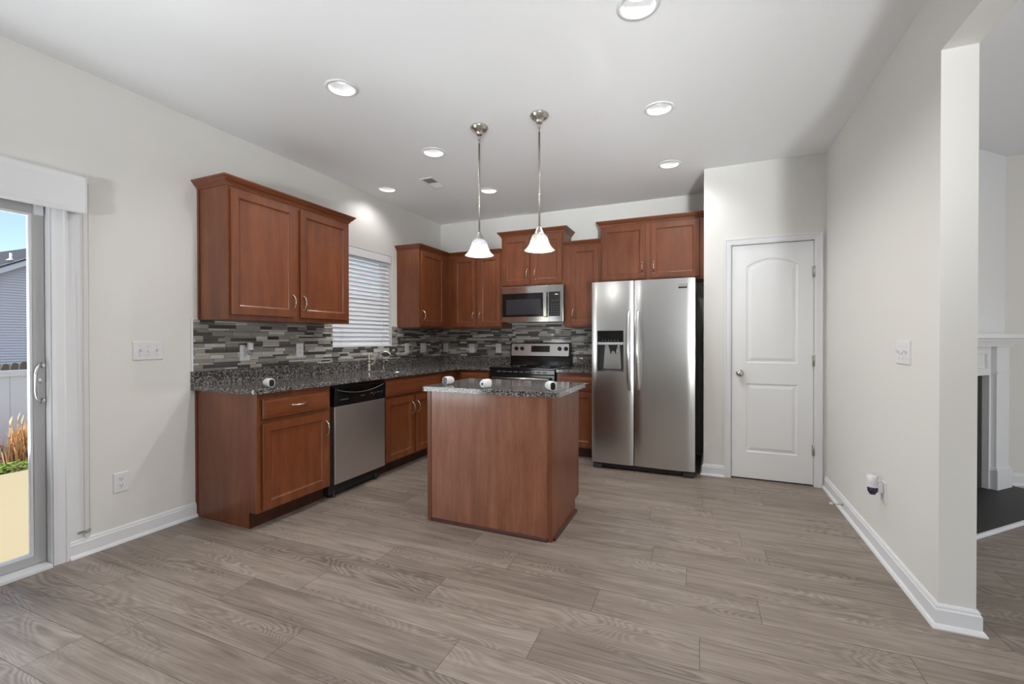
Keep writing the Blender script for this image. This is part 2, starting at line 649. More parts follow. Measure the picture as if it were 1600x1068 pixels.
def copy_tree(o, parent=None):
    c = o.copy()
    COL.objects.link(c)
    if parent is not None:
        c.parent = parent
    for ch in list(o.children):
        copy_tree(ch, c)
    return c


TL = lambda c: (XL + c[1], c[0], c[2])      # (u, d, z) on the left wall: u = world y
TB = lambda c: (c[0], YB - c[1], c[2])      # back wall: u = world x
TD = lambda c: (c[0], YD - c[1], c[2])      # pantry wall
TR = lambda c: (XR - c[1], c[0], c[2])      # right wall: u = world y

# ================================================================== SETTING
# floor: planks, one sheet, each plank an island with its own uv
PW, PL = 0.193, 1.195
ROWOFF = {0: -2.235, 1: -2.738, 2: -0.907, 3: -0.618, 4: -0.005, 5: -0.455, 6: 0.244}
ang = 0.013
ca, sa = math.cos(ang), math.sin(ang)
fb = MB()
uvl = fb.bm.loops.layers.uv.new('UVMap')
ox, oy = -2.0, 0.975


def clip(poly, ax, val, keep_gt):
    out = []
    for i in range(len(poly)):
        a, b = poly[i], poly[(i + 1) % len(poly)]
        ia, ib = (a[ax] >= val) == keep_gt, (b[ax] >= val) == keep_gt
        if ia:
            out.append(a)
        if ia != ib:
            t = (val - a[ax]) / (b[ax] - a[ax])
            out.append(tuple(a[k] + t * (b[k] - a[k]) for k in range(4)))
    return out


for row in range(-33, 24):
    off = ROWOFF.get(row, random.uniform(-3, -1.8))
    r0 = off - PL * math.ceil((off + 4.2) / PL)
    k = 0
    while r0 + k * PL < XE + 0.6:
        xs = r0 + k * PL
        k += 1
        q = []
        for (u, v) in ((0, 0), (PL, 0), (PL, PW), (0, PW)):
            lx, ly = xs + u - ox, row * PW + v
            q.append((ox + ca * lx - sa * ly, oy + sa * lx + ca * ly, u, v))
        for ax, val, g in ((0, XL - 0.02, True), (0, XE, False), (1, YR, True), (1, YB, False)):
            if q:
                q = clip(q, ax, val, g)
        if len(q) < 3:
            continue
        f = fb.bm.faces.new([fb.v((p[0], p[1], 0)) for p in q])
        for lp, p in zip(f.loops, q):
            lp[uvl].uv = (p[2], p[3])
me_floor = struct('floor', fb, M['floor'], merge=False)
# the subfloor is the same slab: nothing below it is seen

# ceiling with round openings for the downlights
CANS = [(-0.281, 2.096), (-2.017, 2.065), (-0.280, 3.084), (-2.026, 3.072), (-0.284, 4.10), (-2.952, 3.634), (-2.026, 4.082)]
CR = 0.077
cb = MB()
edges = []


def loop_edges(pts):
    vs = [cb.v(p) for p in pts]
    return [cb.bm.edges.new((vs[i], vs[(i + 1) % len(vs)])) for i in range(len(vs))]


edges += loop_edges([(XL - WT, YR - WT, H), (XE, YR - WT, H), (XE, YB + WT, H), (XL - WT, YB + WT, H)])
for cx, cy in CANS:
    edges += loop_edges([(cx + CR * math.cos(2 * PI * i / 32), cy + CR * math.sin(2 * PI * i / 32), H) for i in range(32)])
bmesh.ops.triangle_fill(cb.bm, use_beauty=True, edges=edges)
ce = struct('ceiling', cb, M['ceiling'])

# walls
DY0, DY1, DZ1 = -0.66, 1.237, 1.975      # patio door opening
WY0, WY1, WZ0, WZ1 = 3.175, 4.047, 1.145, 2.150   # sink window opening
w = MB()
xo = XL - WT
w.box(xo, XL, YR - WT, DY0, 0, H)
w.box(xo, XL, DY0, DY1, DZ1, H)
w.box(xo, XL, DY1, WY0, 0, H)
w.box(xo, XL, WY0, WY1, 0, WZ0)
w.box(xo, XL, WY0, WY1, WZ1, H)
w.box(xo, XL, WY1, YB + WT, 0, H)
struct('wall_left', w, M['wall'])
struct('wall_back', MB().box(XL, XE, YB, YB + WT, 0, H), M['wall'])
# pantry front wall with door opening
PX0, PX1, PZ1 = 0.200, 0.842, 2.050
w = MB()
w.box(XD, PX0, YD, YD + 0.115, 0, H)
w.box(PX0, PX1, YD, YD + 0.115, PZ1, H)
w.box(PX1, XR, YD, YD + 0.115, 0, H)
struct('wall_pantry', w, M['wall'])
struct('wall_pantry_side', MB().box(XD, XD + 0.115, YD + 0.115, YB, 0, H), M['wall'])
w = MB()
w.box(XR, XR2, YE, YB, 0, H)
w.box(XR, XR2, -3.2, YE, 2.436, H)
w.box(XR, XR2, YR, -3.2, 0, H)
struct('wall_right', w, M['wall'])
# rear wall with two windows, far wall with one; unseen, put in for light
w = MB()
RW = [(1.45, 2.75), (3.25, 4.55)]
xs = [XL - WT]
for a, b_ in RW:
    w.box(xs[-1], a, YR - WT, YR, 0, H)
    w.box(a, b_, YR - WT, YR, 0, 0.65)
    w.box(a, b_, YR - WT, YR, 2.25, H)
    xs.append(b_)
w.box(xs[-1], XE + WT, YR - WT, YR, 0, H)
struct('wall_rear', w, M['wall'])
w = MB()
w.box(XE, XE + WT, YR, 0.3, 0, H)
w.box(XE, XE + WT, 0.3, 2.1, 0, 0.65)
w.box(XE, XE + WT, 0.3, 2.1, 2.25, H)
w.box(XE, XE + WT, 2.1, YB + WT, 0, H)
struct('wall_far', w, M['wall'])
# corner chimney breast in the living room (45 degrees)
E0 = Vector((2.290, 5.045))
r2 = math.sqrt(0.5)
TF = lambda c: (E0.x - r2 * c[0] + r2 * c[1], E0.y - r2 * c[0] - r2 * c[1], c[2])   # u leftwards, d outwards
w = MB()
w.prism([(2.310, YB), (E0.x, E0.y), (XR2, E0.y - (E0.x - XR2)), (XR2, YB)], 'Z', 0, H)
struct('wall_chimney', w, M['trim'])

# baseboards
BB = [(0, 0), (0.028, 0), (0.028, 0.006), (0.022, 0.016), (0.015, 0.021), (0.015, 0.078), (0.011, 0.083), (0.010, 0.092), (0.005, 0.1), (0, 0.1)]
struct('baseboard_left', MB().sweep([(XL, 1.271), (XL, 1.943)], BB), M['trim'])
struct('baseboard_right', MB().sweep([(XR, YD), (XR, YE), (XR2, YE), (XR2, 3.80)], BB), M['trim'])
struct('baseboard_pantry', MB().sweep([(XD, 5.0), (XD, YD), (0.157, YD)], BB), M['trim'])
struct('baseboard_living', MB().sweep([(2.32, YB), (XE, YB)], BB), M['trim'])
struct('baseboard_rear', MB().sweep([(XR, YR), (XL, YR), (XL, -0.72)], BB), M['trim'])


def casing_profile(w_, t):
    return [(0, 0), (w_, 0), (w_, t), (w_ * 0.8, t), (w_ * 0.72, t * 0.75), (w_ * 0.25, t * 0.6), (w_ * 0.1, t * 0.45), (0, t * 0.35)]


def casing(T, u0, u1, ztop, cw, t, legs=(True, True), z0=0.0):
    """door casing around an opening u0..u1 up to ztop, in (u, d, z)"""
    mb = MB(T)
    pr = casing_profile(cw, t)
    if legs[0]:
        mb.rings([[(u0 - a, d, z0) for a, d in pr], [(u0 - a, d, ztop + a) for a, d in pr]], True, True, False)
    if legs[1]:
        mb.rings([[(u1 + a, d, z0) for a, d in pr], [(u1 + a, d, ztop + a) for a, d in pr]], True, True, False)
    mb.rings([[(u0 - a, d, ztop + a) for a, d in pr], [(u1 + a, d, ztop + a) for a, d in pr]], True, True, False)
    return mb


struct('trim_1', casing(TD, 0.214, 0.829, 2.040, 0.057, 0.018), M['trim'])
struct('trim_2', casing(TL, DY0 + 0.03, 1.210, 1.955, 0.062, 0.018), M['trim'])
struct('trim_4', MB().box(XL, XL + 0.003, 1.2725, 1.334, 0.101, 1.93), M['trim'])
# pantry door jamb lining
w = MB()
w.box(PX0, 0.2145, YD - 0.0, YD + 0.115, 0, PZ1)
w.box(0.8285, PX1, YD - 0.0, YD + 0.115, 0, PZ1)
w.box(0.2145, 0.8285, YD, YD + 0.115, 2.0395, PZ1)
struct('trim_3', w, M['trim'])

# door_1: two panel arch top pantry door
d = MB(TD)
LP = ((0.0, 0.0), (0.008, -0.007), (0.018, -0.008), (0.030, -0.004), (0.042, -0.001))
d.panel_door(0.2185, 0.8255, 0.012, 2.034, -0.045, -0.010, holes=[(0.331, 0.714, 0.240, 0.835, 0), (0.331, 0.714, 1.015, 1.850, 0.062)], loops=LP)
door1 = struct('door_1', d, M['door'])
door1['label'] = 'white two panel arch top pantry door'
k = MB()
kc = (0.282, YD + 0.010, 0.922)
k.lathe([(0.0, 0.0), (0.031, 0.0), (0.031, -0.006), (0.026, -0.010), (0.012, -0.013), (0.011, -0.030), (0.017, -0.036), (0.027, -0.046), (0.029, -0.056), (0.024, -0.066), (0.012, -0.071), (0, -0.072)], kc, 'Y', 28)
k.build('door_knob', M['nickel'], door1, label='round satin nickel knob')
for hz in (0.302, 1.042, 1.775):
    h = MB()
    h.tube([(0.8275, YD - 0.006, hz - 0.045), (0.8275, YD - 0.006, hz + 0.045)], 0.0065, 10)
    h.box(0.8145, 0.8405, YD - 0.001, YD + 0.0095, hz - 0.044, hz + 0.044)
    h.build('hinge', M['nickel'], door1)

# door_2: sliding patio door
fr = MB()
xf0, xf1 = XL - 0.15, XL - 0.004
fr.box(xf0, xf1, 1.2035, DY1, 0.0, DZ1)
fr.box(xf0, xf1, DY0, DY0 + 0.032, 0.0, DZ1)
fr.box(xf0, xf1, DY0 + 0.032, 1.2035, DZ1 - 0.03, DZ1)
fr.box(xf0, XL + 0.033, DY0 + 0.032, 1.198, 0.0, 0.020)
door2 = struct('door_2', fr, M['trim'], bevel=0.003)


def sash(y0, y1, xa, xb, name):
    p = MB()
    p.box(xa, xb, y0, y0 + 0.052, 0.022, DZ1 - 0.03)
    p.box(xa, xb, y1 - 0.047, y1, 0.022, DZ1 - 0.03)
    p.box(xa, xb, y0 + 0.052, y1 - 0.047, 0.022, 0.068)
    p.box(xa, xb, y0 + 0.052, y1 - 0.047, DZ1 - 0.082, DZ1 - 0.03)
    o = p.build(name, M['alum'], door2, bevel=0.002)
    bd = MB()
    g0, g1, z0, z1 = y0 + 0.052, y1 - 0.047, 0.068, DZ1 - 0.082
    bx0, bx1 = xa + 0.006, xb - 0.004
    bd.box(bx0, bx1, g1 - 0.011, g1, z0, z1)
    bd.box(bx0, bx1, g0, g0 + 0.011, z0, z1)
    bd.box(bx0, bx1, g0 + 0.011, g1 - 0.011, z0, z0 + 0.011)
    bd.box(bx0, bx1, g0 + 0.011, g1 - 0.011, z1 - 0.011, z1)
    bd.build('glazing_bead', M['vinyl'], o)
    gl = MB()
    xm = (xa + xb) / 2
    gl.face([(xm, g0 + 0.01, z0 + 0.01), (xm, g1 - 0.01, z0 + 0.01), (xm, g1 - 0.01, z1 - 0.01), (xm, g0 + 0.01, z1 - 0.01)])
    gl.build('pane', M['glass'], o)
    return o


s1 = sash(0.26, 1.2005, XL - 0.088, XL - 0.050, 'sliding_panel')
s2 = sash(DY0 + 0.034, 0.31, XL - 0.138, XL - 0.100, 'fixed_panel')
hd = MB()
xh = XL - 0.050
hp = MB().box(xh, xh + 0.005, 1.172, 1.1995, 0.868, 1.118).build('handle_plate', M['alum'], door2, bevel=0.0015)
pts = []
for i in range(15):
    t = -1 + 2 * i / 14
    pts.append((xh + 0.006 + 0.030 * (1 - t ** 4), 1.182 - 0.032 * (1 - t ** 4), 0.991 + 0.108 * t))
hd.tube(pts, 0.0048, 8)
hd.tube([(xh + 0.004, 1.180, 0.99), (xh + 0.026, 1.176, 1.0), (xh + 0.032, 1.166, 1.014)], 0.005, 8)
hd.tube([(xh + 0.004, 1.186, 1.075), (xh + 0.022, 1.190, 1.078), (xh + 0.03, 1.183, 1.088)], 0.006, 8)
hd.tube([(xh + 0.004, 1.186, 0.905), (xh + 0.022, 1.190, 0.902), (xh + 0.03, 1.183, 0.894)], 0.006, 8)
hd.build('door_handle', M['silver'], door2, label='silver bowed pull with thumb latch')
for (ya, yb, zz) in ((1.160, 1.1925, 0.048), (1.2005, 1.222, 0.034)):
    MB().box(XL - 0.050, XL - 0.028, ya, yb, 1.905 - zz + 0.03, 1.945).build('stop_block', M['vinyl'], door2, bevel=0.002)

# window_1 above the sink (behind the blind)
w = MB()
xw0, xw1 = XL - 0.150, XL - 0.095
w.box(xw0, xw1, WY0 + 0.001, WY0 + 0.04, WZ0, WZ1)
w.box(xw0, xw1, WY1 - 0.04, WY1 - 0.001, WZ0, WZ1)
w.box(xw0, xw1, WY0 + 0.04, WY1 - 0.04, WZ0, WZ0 + 0.045)
w.box(xw0, xw1, WY0 + 0.04, WY1 - 0.04, WZ1 - 0.045, WZ1)
win1 = struct('window_1', w, M['vinyl'])
MB().box(xw0 + 0.005, xw1 - 0.005, WY0 + 0.04, WY1 - 0.04, 1.615, 1.665).build('check_rail', M['vinyl'], win1)
g = MB()
xm = xw0 + 0.025
g.face([(xm, WY0 + 0.03, WZ0 + 0.03), (xm, WY1 - 0.03, WZ0 + 0.03), (xm, WY1 - 0.03, WZ1 - 0.03), (xm, WY0 + 0.03, WZ1 - 0.03)])
g.build('pane', M['glass'], win1)


def plain_window(name, T, u0, u1, z0, z1):
    w = MB(T)
    e = 0.045
    w.box(u0, u0 + e, -0.11, -0.05, z0, z1)
    w.box(u1 - e, u1, -0.11, -0.05, z0, z1)
    w.box(u0 + e, u1 - e, -0.11, -0.05, z0, z0 + e)
    w.box(u0 + e, u1 - e, -0.11, -0.05, z1 - e, z1)
    w.box(u0 + e, u1 - e, -0.10, -0.06, (z0 + z1) / 2 - 0.02, (z0 + z1) / 2 + 0.02)
    o = struct(name, w, M['vinyl'])
    g = MB(T)
    g.face([(u0 + 0.03, -0.08, z0 + 0.03), (u1 - 0.03, -0.08, z0 + 0.03), (u1 - 0.03, -0.08, z1 - 0.03), (u0 + 0.03, -0.08, z1 - 0.03)])
    g.build('pane', M['glass'], o)


TRW = lambda c: (c[0], YR + c[1], c[2])
TFW = lambda c: (XE - c[1], c[0], c[2])
plain_window('window_2', TRW, *RW[0], 0.65, 2.25)  # windows out of view, invented as openings for light
plain_window('window_3', TRW, *RW[1], 0.65, 2.25)
plain_window('window_4', TFW, 0.3, 2.1, 0.65, 2.25)


# ================================================================== CABINETS
def pull(T, u, d, z, along, L, parent, name='handle', bow=0.030):
    mb = MB(T)
    pts, rs = [], []
    N = 16
    for i in range(N + 1):
        t = -1 + 2 * i / N
        dd = d + bow * (1 - abs(t) ** 2.6) * 0.95 + 0.002
        s = t * L / 2
        pts.append((u + s, dd, z) if along == 'u' else (u, dd, z + s))
        rs.append(0.0042 + 0.0022 * abs(t) ** 3)
    mb.tube(pts, rs, 8)
    for t in (-1, 1):
        s = t * L / 2
        c = (u + s, d, z) if along == 'u' else (u, d, z + s)
        mb.tube([c, (c[0], d + 0.006, c[2])], 0.0075, 8)
    return mb.build(name, M['nickel_bright'], parent)


CROWN = [(0, 0), (0.006, 0), (0.008, 0.010), (0.013, 0.013), (0.015, 0.020), (0.024, 0.026), (0.032, 0.036), (0.036, 0.044), (0.043, 0.047), (0.045, 0.058), (0, 0.058)]
CROWN_S = [(0, 0), (0.005, 0), (0.007, 0.009), (0.012, 0.012), (0.014, 0.018), (0.022, 0.024), (0.029, 0.033), (0.033, 0.040), (0.038, 0.043), (0.040, 0.052), (0, 0.052)]


def crown(path, z, prof, parent, mname, segs=None):
    mb = MB().sweep(path, [(d, z + h) for d, h in prof], segs)
    return mb.build('crown_moulding', M[mname], parent)


def doors(T, root, specs, d0, thick, mname='cherry'):
    """specs: (u0,u1,z0,z1, handle_u, handle_z or None, fr)"""
    for (u0, u1, z0, z1, hu, hz) in specs:
        o = MB(T).panel_door(u0, u1, z0, z1, d0 + 0.0005, d0 + thick).build('door', M[mname], root, bevel=0.0025)
        if hu is not None:
            pull(T, hu, d0 + thick, hz, 'z', 0.108, o)


UD = 0.305      # wall cabinet depth
UZ0 = 1.358
# --- double wall cabinet left of the window
c = thing('wall_cabinet', 'wide two-door cherry wall cabinet left of the sink window', 'cabinet', (XL, 2.5, UZ0))
MB().box(XL + 0.0005, XL + UD, 1.966, 3.073, UZ0, 2.262).build('carcass', M['cherry'], c, bevel=0.0015)
doors(TL, c, [(1.984, 2.494, 1.392, 2.238, 2.468, 1.506), (2.541, 3.050, 1.392, 2.238, 2.567, 1.506)], UD, 0.02)
crown([(XL, 1.966), (XL + UD, 1.966), (XL + UD, 3.073), (XL, 3.073)], 2.256, CROWN, c, 'cherry_h')
MB().box(XL + 0.0006, XL + 0.019, 1.9605, 1.9655, UZ0, 2.26).build('scribe_strip', M['cherry'], c)
# --- corner cabinet on the left wall
CZ1 = 2.238
c = thing('wall_cabinet', 'single-door cherry wall cabinet right of the sink window, in the corner', 'cabinet', (XL, 4.5, 1.352))
MB().box(XL + 0.0005, XL + UD, 4.139, YB - UD - 0.001, 1.352, CZ1).build('carcass', M['cherry'], c, bevel=0.0015)
doors(TL, c, [(4.166, 4.632, 1.373, 2.216, 4.192, 1.488)], UD, 0.02)
cpath = [(XL, 4.139), (XL + UD, 4.139), (XL + UD, YB - UD), (-2.196, YB - UD)]
crown(cpath, 2.230, CROWN_S, c, 'cherry_h', [0, 1])
# --- corner cabinet on the back wall
c = thing('wall_cabinet', 'two-door cherry corner wall cabinet left of the microwave', 'cabinet', (-2.6, YB, 1.352))
MB().box(XL + 0.001, -2.1965, YB - UD, YB - 0.0005, 1.352, CZ1).build('carcass', M['cherry'], c, bevel=0.0015)
doors(TB, c, [(-2.848, -2.538, 1.373, 2.216, -2.566, 1.488), (-2.503, -2.206, 1.373, 2.216, -2.475, 1.488)], UD, 0.02)
crown(cpath, 2.230, CROWN_S, c, 'cherry_hx', [2])
# --- cabinet above the microwave
c = thing('wall_cabinet', 'raised two-door cherry cabinet directly above the microwave', 'cabinet', (-1.81, YB, 1.82))
MB().box(-2.1955, -1.4375, YB - UD, YB - 0.0005, 1.822, 2.418).build('carcass', M['cherry'], c, bevel=0.0015)
doors(TB, c, [(-2.178, -1.838, 1.848, 2.396, -1.866, 1.960), (-1.797, -1.455, 1.848, 2.396, -1.769, 1.960)], UD, 0.02)
crown([(-2.1955, YB), (-2.1955, YB - UD), (-1.4375, YB - UD), (-1.4375, YB)], 2.411, CROWN, c, 'cherry_hx')
# --- narrow cabinet right of the microwave
c = thing('wall_cabinet', 'narrow single-door cherry wall cabinet between microwave and refrigerator', 'cabinet', (-1.24, YB, 1.352))
MB().box(-1.4365, -1.0270, YB - UD, YB - 0.0005, 1.352, CZ1 + 0.012).build('carcass', M['cherry'], c, bevel=0.0015)
doors(TB, c, [(-1.354, -1.045, 1.373, 2.228, -1.326, 1.488)], UD, 0.02)
crown([(-1.436, YB - UD), (-1.0275, YB - UD)], 2.242, CROWN_S, c, 'cherry_hx')
# --- cabinet above the refrigerator
c = thing('wall_cabinet', 'two-door cherry cabinet above the refrigerator', 'cabinet', (-0.5, YB, 1.82))
MB().box(-1.0250, XD - 0.001, YB - UD, YB - 0.0005, 1.815, 2.422).build('carcass', M['cherry'], c, bevel=0.0015)
doors(TB, c, [(-1.008, -0.563, 1.840, 2.402, -0.592, 1.955), (-0.507, -0.050, 1.840, 2.402, -0.478, 1.955)], UD, 0.02)
crown([(-1.0250, YB), (-1.0250, YB - UD), (XD - 0.001, YB - UD)], 2.413, CROWN, c, 'cherry_hx')

# --- base cabinets
BD = 0.611
TKD = 0.536


def side_profile(T_axis, mb, u0, u1, depth, zt=CB - 0.0005):
    """carcass with a toe-kick notch, extruded along u; (d,z) outline"""
    poly = [(0.0005, 0), (TKD, 0), (TKD, 0.105), (depth, 0.105), (depth, zt), (0.0005, zt)]
    mb.rings([[(u0, d_, z_) for d_, z_ in poly], [(u1, d_, z_) for d_, z_ in poly]], True, True, False)
    return mb


c = thing('base_cabinet', 'cherry base cabinet with drawer over one door, at the open end of the left counter', 'cabinet', (XL, 2.25, 0))
side_profile(None, MB(TL), 1.945, 2.549, BD).build('carcass', M['cherry'], c, bevel=0.0015)
MB().box(XL + 0.0006, XL + 0.018, 1.9395, 1.9445, 0.005, CB - 0.001).build('scribe_strip', M['cherry'], c)
o = MB(TL).panel_door(1.977, 2.520, 0.708, 0.836, BD + 0.0005, BD + 0.020, fr=0.012, loops=((0, 0), (0.006, 0.0015), (0.016, 0.002))).build('drawer', M['cherry_h'], c, bevel=0.0025)
pull(TL, 2.252, BD + 0.02, 0.772, 'u', 0.108, o)
doors(TL, c, [(1.977, 2.520, 0.118, 0.678, 2.494, 0.557)], BD, 0.02)
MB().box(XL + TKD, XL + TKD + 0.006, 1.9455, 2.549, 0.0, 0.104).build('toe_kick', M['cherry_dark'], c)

c = thing('base_cabinet', 'cherry sink base cabinet with two doors right of the dishwasher', 'cabinet', (XL, 3.62, 0))
side_profile(None, MB(TL), 3.166, 4.085, BD, CB - 0.2).build('carcass', M['cherry'], c)
MB(TL).box(3.166, 4.085, BD - 0.02, BD, CB - 0.2, CB - 0.0005).build('top_rail', M['cherry'], c)
MB(TL).panel_door(3.176, 4.060, 0.708, 0.845, BD + 0.0005, BD + 0.020, fr=0.012, loops=((0, 0), (0.006, 0.0015), (0.016, 0.002))).build('false_drawer_front', M['cherry_h'], c, bevel=0.0025)
doors(TL, c, [(3.176, 3.592, 0.118, 0.678, 3.566, 0.560), (3.626, 4.060, 0.118, 0.678, 3.652, 0.560)], BD, 0.02)
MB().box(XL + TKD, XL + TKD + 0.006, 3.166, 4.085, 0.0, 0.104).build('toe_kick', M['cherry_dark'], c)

c = thing('base_cabinet', 'cherry corner base cabinet left of the range, half hidden by the island', 'cabinet', (-2.6, YB, 0))
MB().box(XL + 0.001, XL + BD, 4.086, YB - 0.0005, 0.105, CB - 0.0005).build('carcass', M['cherry'], c)
side_profile(None, MB(TB), XL + BD + 0.0005, -2.189, BD).build('side_run', M['cherry'], c)
MB(TB).panel_door(-2.560, -2.205, 0.708, 0.845, BD + 0.0005, BD + 0.020, fr=0.012, loops=((0, 0), (0.006, 0.0015), (0.016, 0.002))).build('drawer', M['cherry_hx'], c, bevel=0.0025)
doors(TB, c, [(-2.560, -2.205, 0.118, 0.678, -2.235, 0.560)], BD, 0.02)

c = thing('base_cabinet', 'narrow cherry base cabinet between the range and the refrigerator', 'cabinet', (-1.24, YB, 0))
side_profile(None, MB(TB), -1.423, -1.012, BD).build('carcass', M['cherry'], c, bevel=0.0015)
o = MB(TB).panel_door(-1.385, -1.022, 0.704, 0.836, BD + 0.0005, BD + 0.020, fr=0.012, loops=((0, 0), (0.006, 0.0015), (0.016, 0.002))).build('drawer', M['cherry_hx'], c, bevel=0.0025)
pull(TB, -1.10, BD + 0.02, 0.772, 'u', 0.09, o)
doors(TB, c, [(-1.385, -1.022, 0.118, 0.678, -1.362, 0.560)], BD, 0.02)
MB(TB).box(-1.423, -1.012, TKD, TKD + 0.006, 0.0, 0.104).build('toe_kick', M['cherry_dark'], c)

# --- countertops
FX = XL + 0.645
FY = YB - 0.645
# sink cut-out
SY0, SY1, SX0, SX1 = 3.33, 3.93, XL + 0.16, XL + 0.55


def flat_with_hole(outer, hole, z0, z1):
    mb = MB()
    vs_o = [mb.v((x, y, z1)) for x, y in outer]
    vs_h = [mb.v((x, y, z1)) for x, y in hole]
    ed = []
    for vs in (vs_o, vs_h):
        if vs:
            ed += [mb.bm.edges.new((vs[i], vs[(i + 1) % len(vs)])) for i in range(len(vs))]
    r = bmesh.ops.triangle_fill(mb.bm, use_beauty=True, edges=ed)
    fs = [f for f in r['geom'] if isinstance(f, bmesh.types.BMFace)]
    ex = bmesh.ops.extrude_face_region(mb.bm, geom=fs)
    for e in ex['geom']:
        if isinstance(e, bmesh.types.BMVert):
            e.co.z = z0
    return mb


def rounded_rect(x0, x1, y0, y1, r, n=6):
    pts = []
    for cx, cy, a0 in ((x1 - r, y1 - r, 0), (x0 + r, y1 - r, 90), (x0 + r, y0 + r, 180), (x1 - r, y0 + r, 270)):
        for i in range(n + 1):
            a = math.radians(a0 + 90 * i / n)
            pts.append((cx + r * math.cos(a), cy + r * math.sin(a)))
    return pts


def arc_corner(cx, cy, r, a0, a1, n=6):
    return [(cx + r * math.cos(math.radians(a0 + (a1 - a0) * i / n)), cy + r * math.sin(math.radians(a0 + (a1 - a0) * i / n))) for i in range(n + 1)]


outer = [(XL + 0.0005, 1.912)] + arc_corner(FX - 0.03, 1.912 + 0.03, 0.03, -90, 0) + arc_corner(FX + 0.08, FY - 0.08, 0.08, 180, 90) + [(-2.1895, FY), (-2.1895, YB - 0.0005), (XL + 0.0005, YB - 0.0005)]
ctop = thing('countertop', 'long L-shaped speckled gray granite counter with the sink', 'countertop', (XL, 1.912, CB))
flat_with_hole(outer, rounded_rect(SX0, SX1, SY0, SY1, 0.05), CB, CT).build('slab', M['granite'], ctop, bevel=0.004)
u = MB()
u.box(XL + 0.0006, XL + 0.0205, 1.912, YB - 0.0006, CT + 0.0003, 1.002)
u.box(XL + 0.0205, -2.1895, YB - 0.0205, YB - 0.0006, CT + 0.0003, 1.002)
u.build('upstand', M['granite'], ctop, bevel=0.002)
ctop2 = thing('countertop', 'short piece of granite counter between range and refrigerator', 'countertop', (-1.2, YB, CB))
MB().box(-1.4225, -1.006, FY, YB - 0.0005, CB, CT).build('slab', M['granite'], ctop2, bevel=0.004)
MB().box(-1.4225, -1.006, YB - 0.0205, YB - 0.0006, CT + 0.0003, 1.002).build('upstand', M['granite'], ctop2, bevel=0.002)

# --- sink
sk = thing('sink', 'undermount stainless sink below the window blind', 'sink', ((SX0 + SX1) / 2, (SY0 + SY1) / 2, 0.70))
rr = []
for ins, z in ((-0.012, CB - 0.001), (0.0, CB - 0.001), (0.003, CB - 0.02), (0.012, 0.73), (0.03, 0.71), (0.10, 0.706)):
    rr.append([(x, y, z) for x, y in rounded_rect(SX0 + ins, SX1 - ins, SY0 + ins, SY1 - ins, max(0.02, 0.05 - ins * 0.3))])
MB().rings(rr, True, False).build('basin', M['sink'], sk)
bt = MB()
bt.face(list(reversed(rr[-1])))
bt.build('basin_floor', M['sink'], sk)
MB().lathe([(0.045, 0.7065), (0.04, 0.709), (0.02, 0.7075), (0, 0.7075)], ((SX0 + SX1) / 2, (SY0 + SY1) / 2, 0), 'Z', 20).build('drain', M['chrome'], sk)
# --- faucet (base behind the sink)
fx, fy = XL + 0.115, 3.545
fa = thing('faucet', 'brushed nickel gooseneck faucet at the sink', 'faucet', (fx, fy, CT))
MB().lathe([(0.0, CT), (0.029, CT), (0.030, CT + 0.006), (0.024, CT + 0.012), (0.020, CT + 0.02), (0.0195, CT + 0.088), (0.021, CT + 0.094), (0.019, CT + 0.098), (0, CT + 0.098)], (fx, fy, 0), 'Z', 20).build('body', M['nickel'], fa)
MB().lathe([(0.0, CT + 0.098), (0.017, CT + 0.0985), (0.0195, CT + 0.115), (0.017, CT + 0.135), (0.011, CT + 0.160), (0.007, CT + 0.176), (0.004, CT + 0.18), (0, CT + 0.18)], (fx, fy, 0), 'Z', 18).build('lever', M['nickel'], fa)
sp, rs = [], []
CPS = [(0.012, 0.045), (0.03, 0.06), (0.05, 0.085), (0.07, 0.120), (0.095, 0.160), (0.125, 0.185), (0.155, 0.192), (0.185, 0.185), (0.205, 0.165), (0.214, 0.142)]
dirv = Vector((0.80, 0.60)).normalized()
for i, (a, h) in enumerate(CPS):
    sp.append((fx + dirv.x * a, fy + dirv.y * a, CT + h))
    rs.append(0.0115 if i < 8 else 0.013)
mbf = MB()
mbf.tube(sp, rs, 12)
mbf.build('spout', M['nickel'], fa)
# --- soap dispenser
sx, sy = XL + 0.11, 3.775
sd = thing('soap_dispenser', 'slim nickel soap pump beside the faucet', 'soap dispenser', (sx, sy, CT))
MB().lathe([(0, CT), (0.017, CT), (0.017, CT + 0.005), (0.010, CT + 0.014), (0.006, CT + 0.022), (0.0055, CT + 0.075), (0.010, CT + 0.08), (0.011, CT + 0.09), (0, CT + 0.092)], (sx, sy, 0), 'Z', 14).build('post', M['nickel'], sd)
MB().tube([(sx - 0.01, sy - 0.008, CT + 0.092), (sx + 0.03, sy + 0.02, CT + 0.094), (sx + 0.048, sy + 0.034, CT + 0.088)], [0.007, 0.006, 0.005], 8).build('nozzle', M['nickel'], sd)

# ================================================================== BACKSPLASH
bs = thing('backsplash', 'gray and taupe mosaic strip tile backsplash along both walls', 'backsplash', (XL, 1.914, 1.003))
TZ0, TZ1 = 1.0032, 1.366
gr = MB()
GT = 0.006


def lw(y0, y1, z0, z1):
    gr.box(XL + 0.0002, XL + GT, y0, y1, z0, z1)


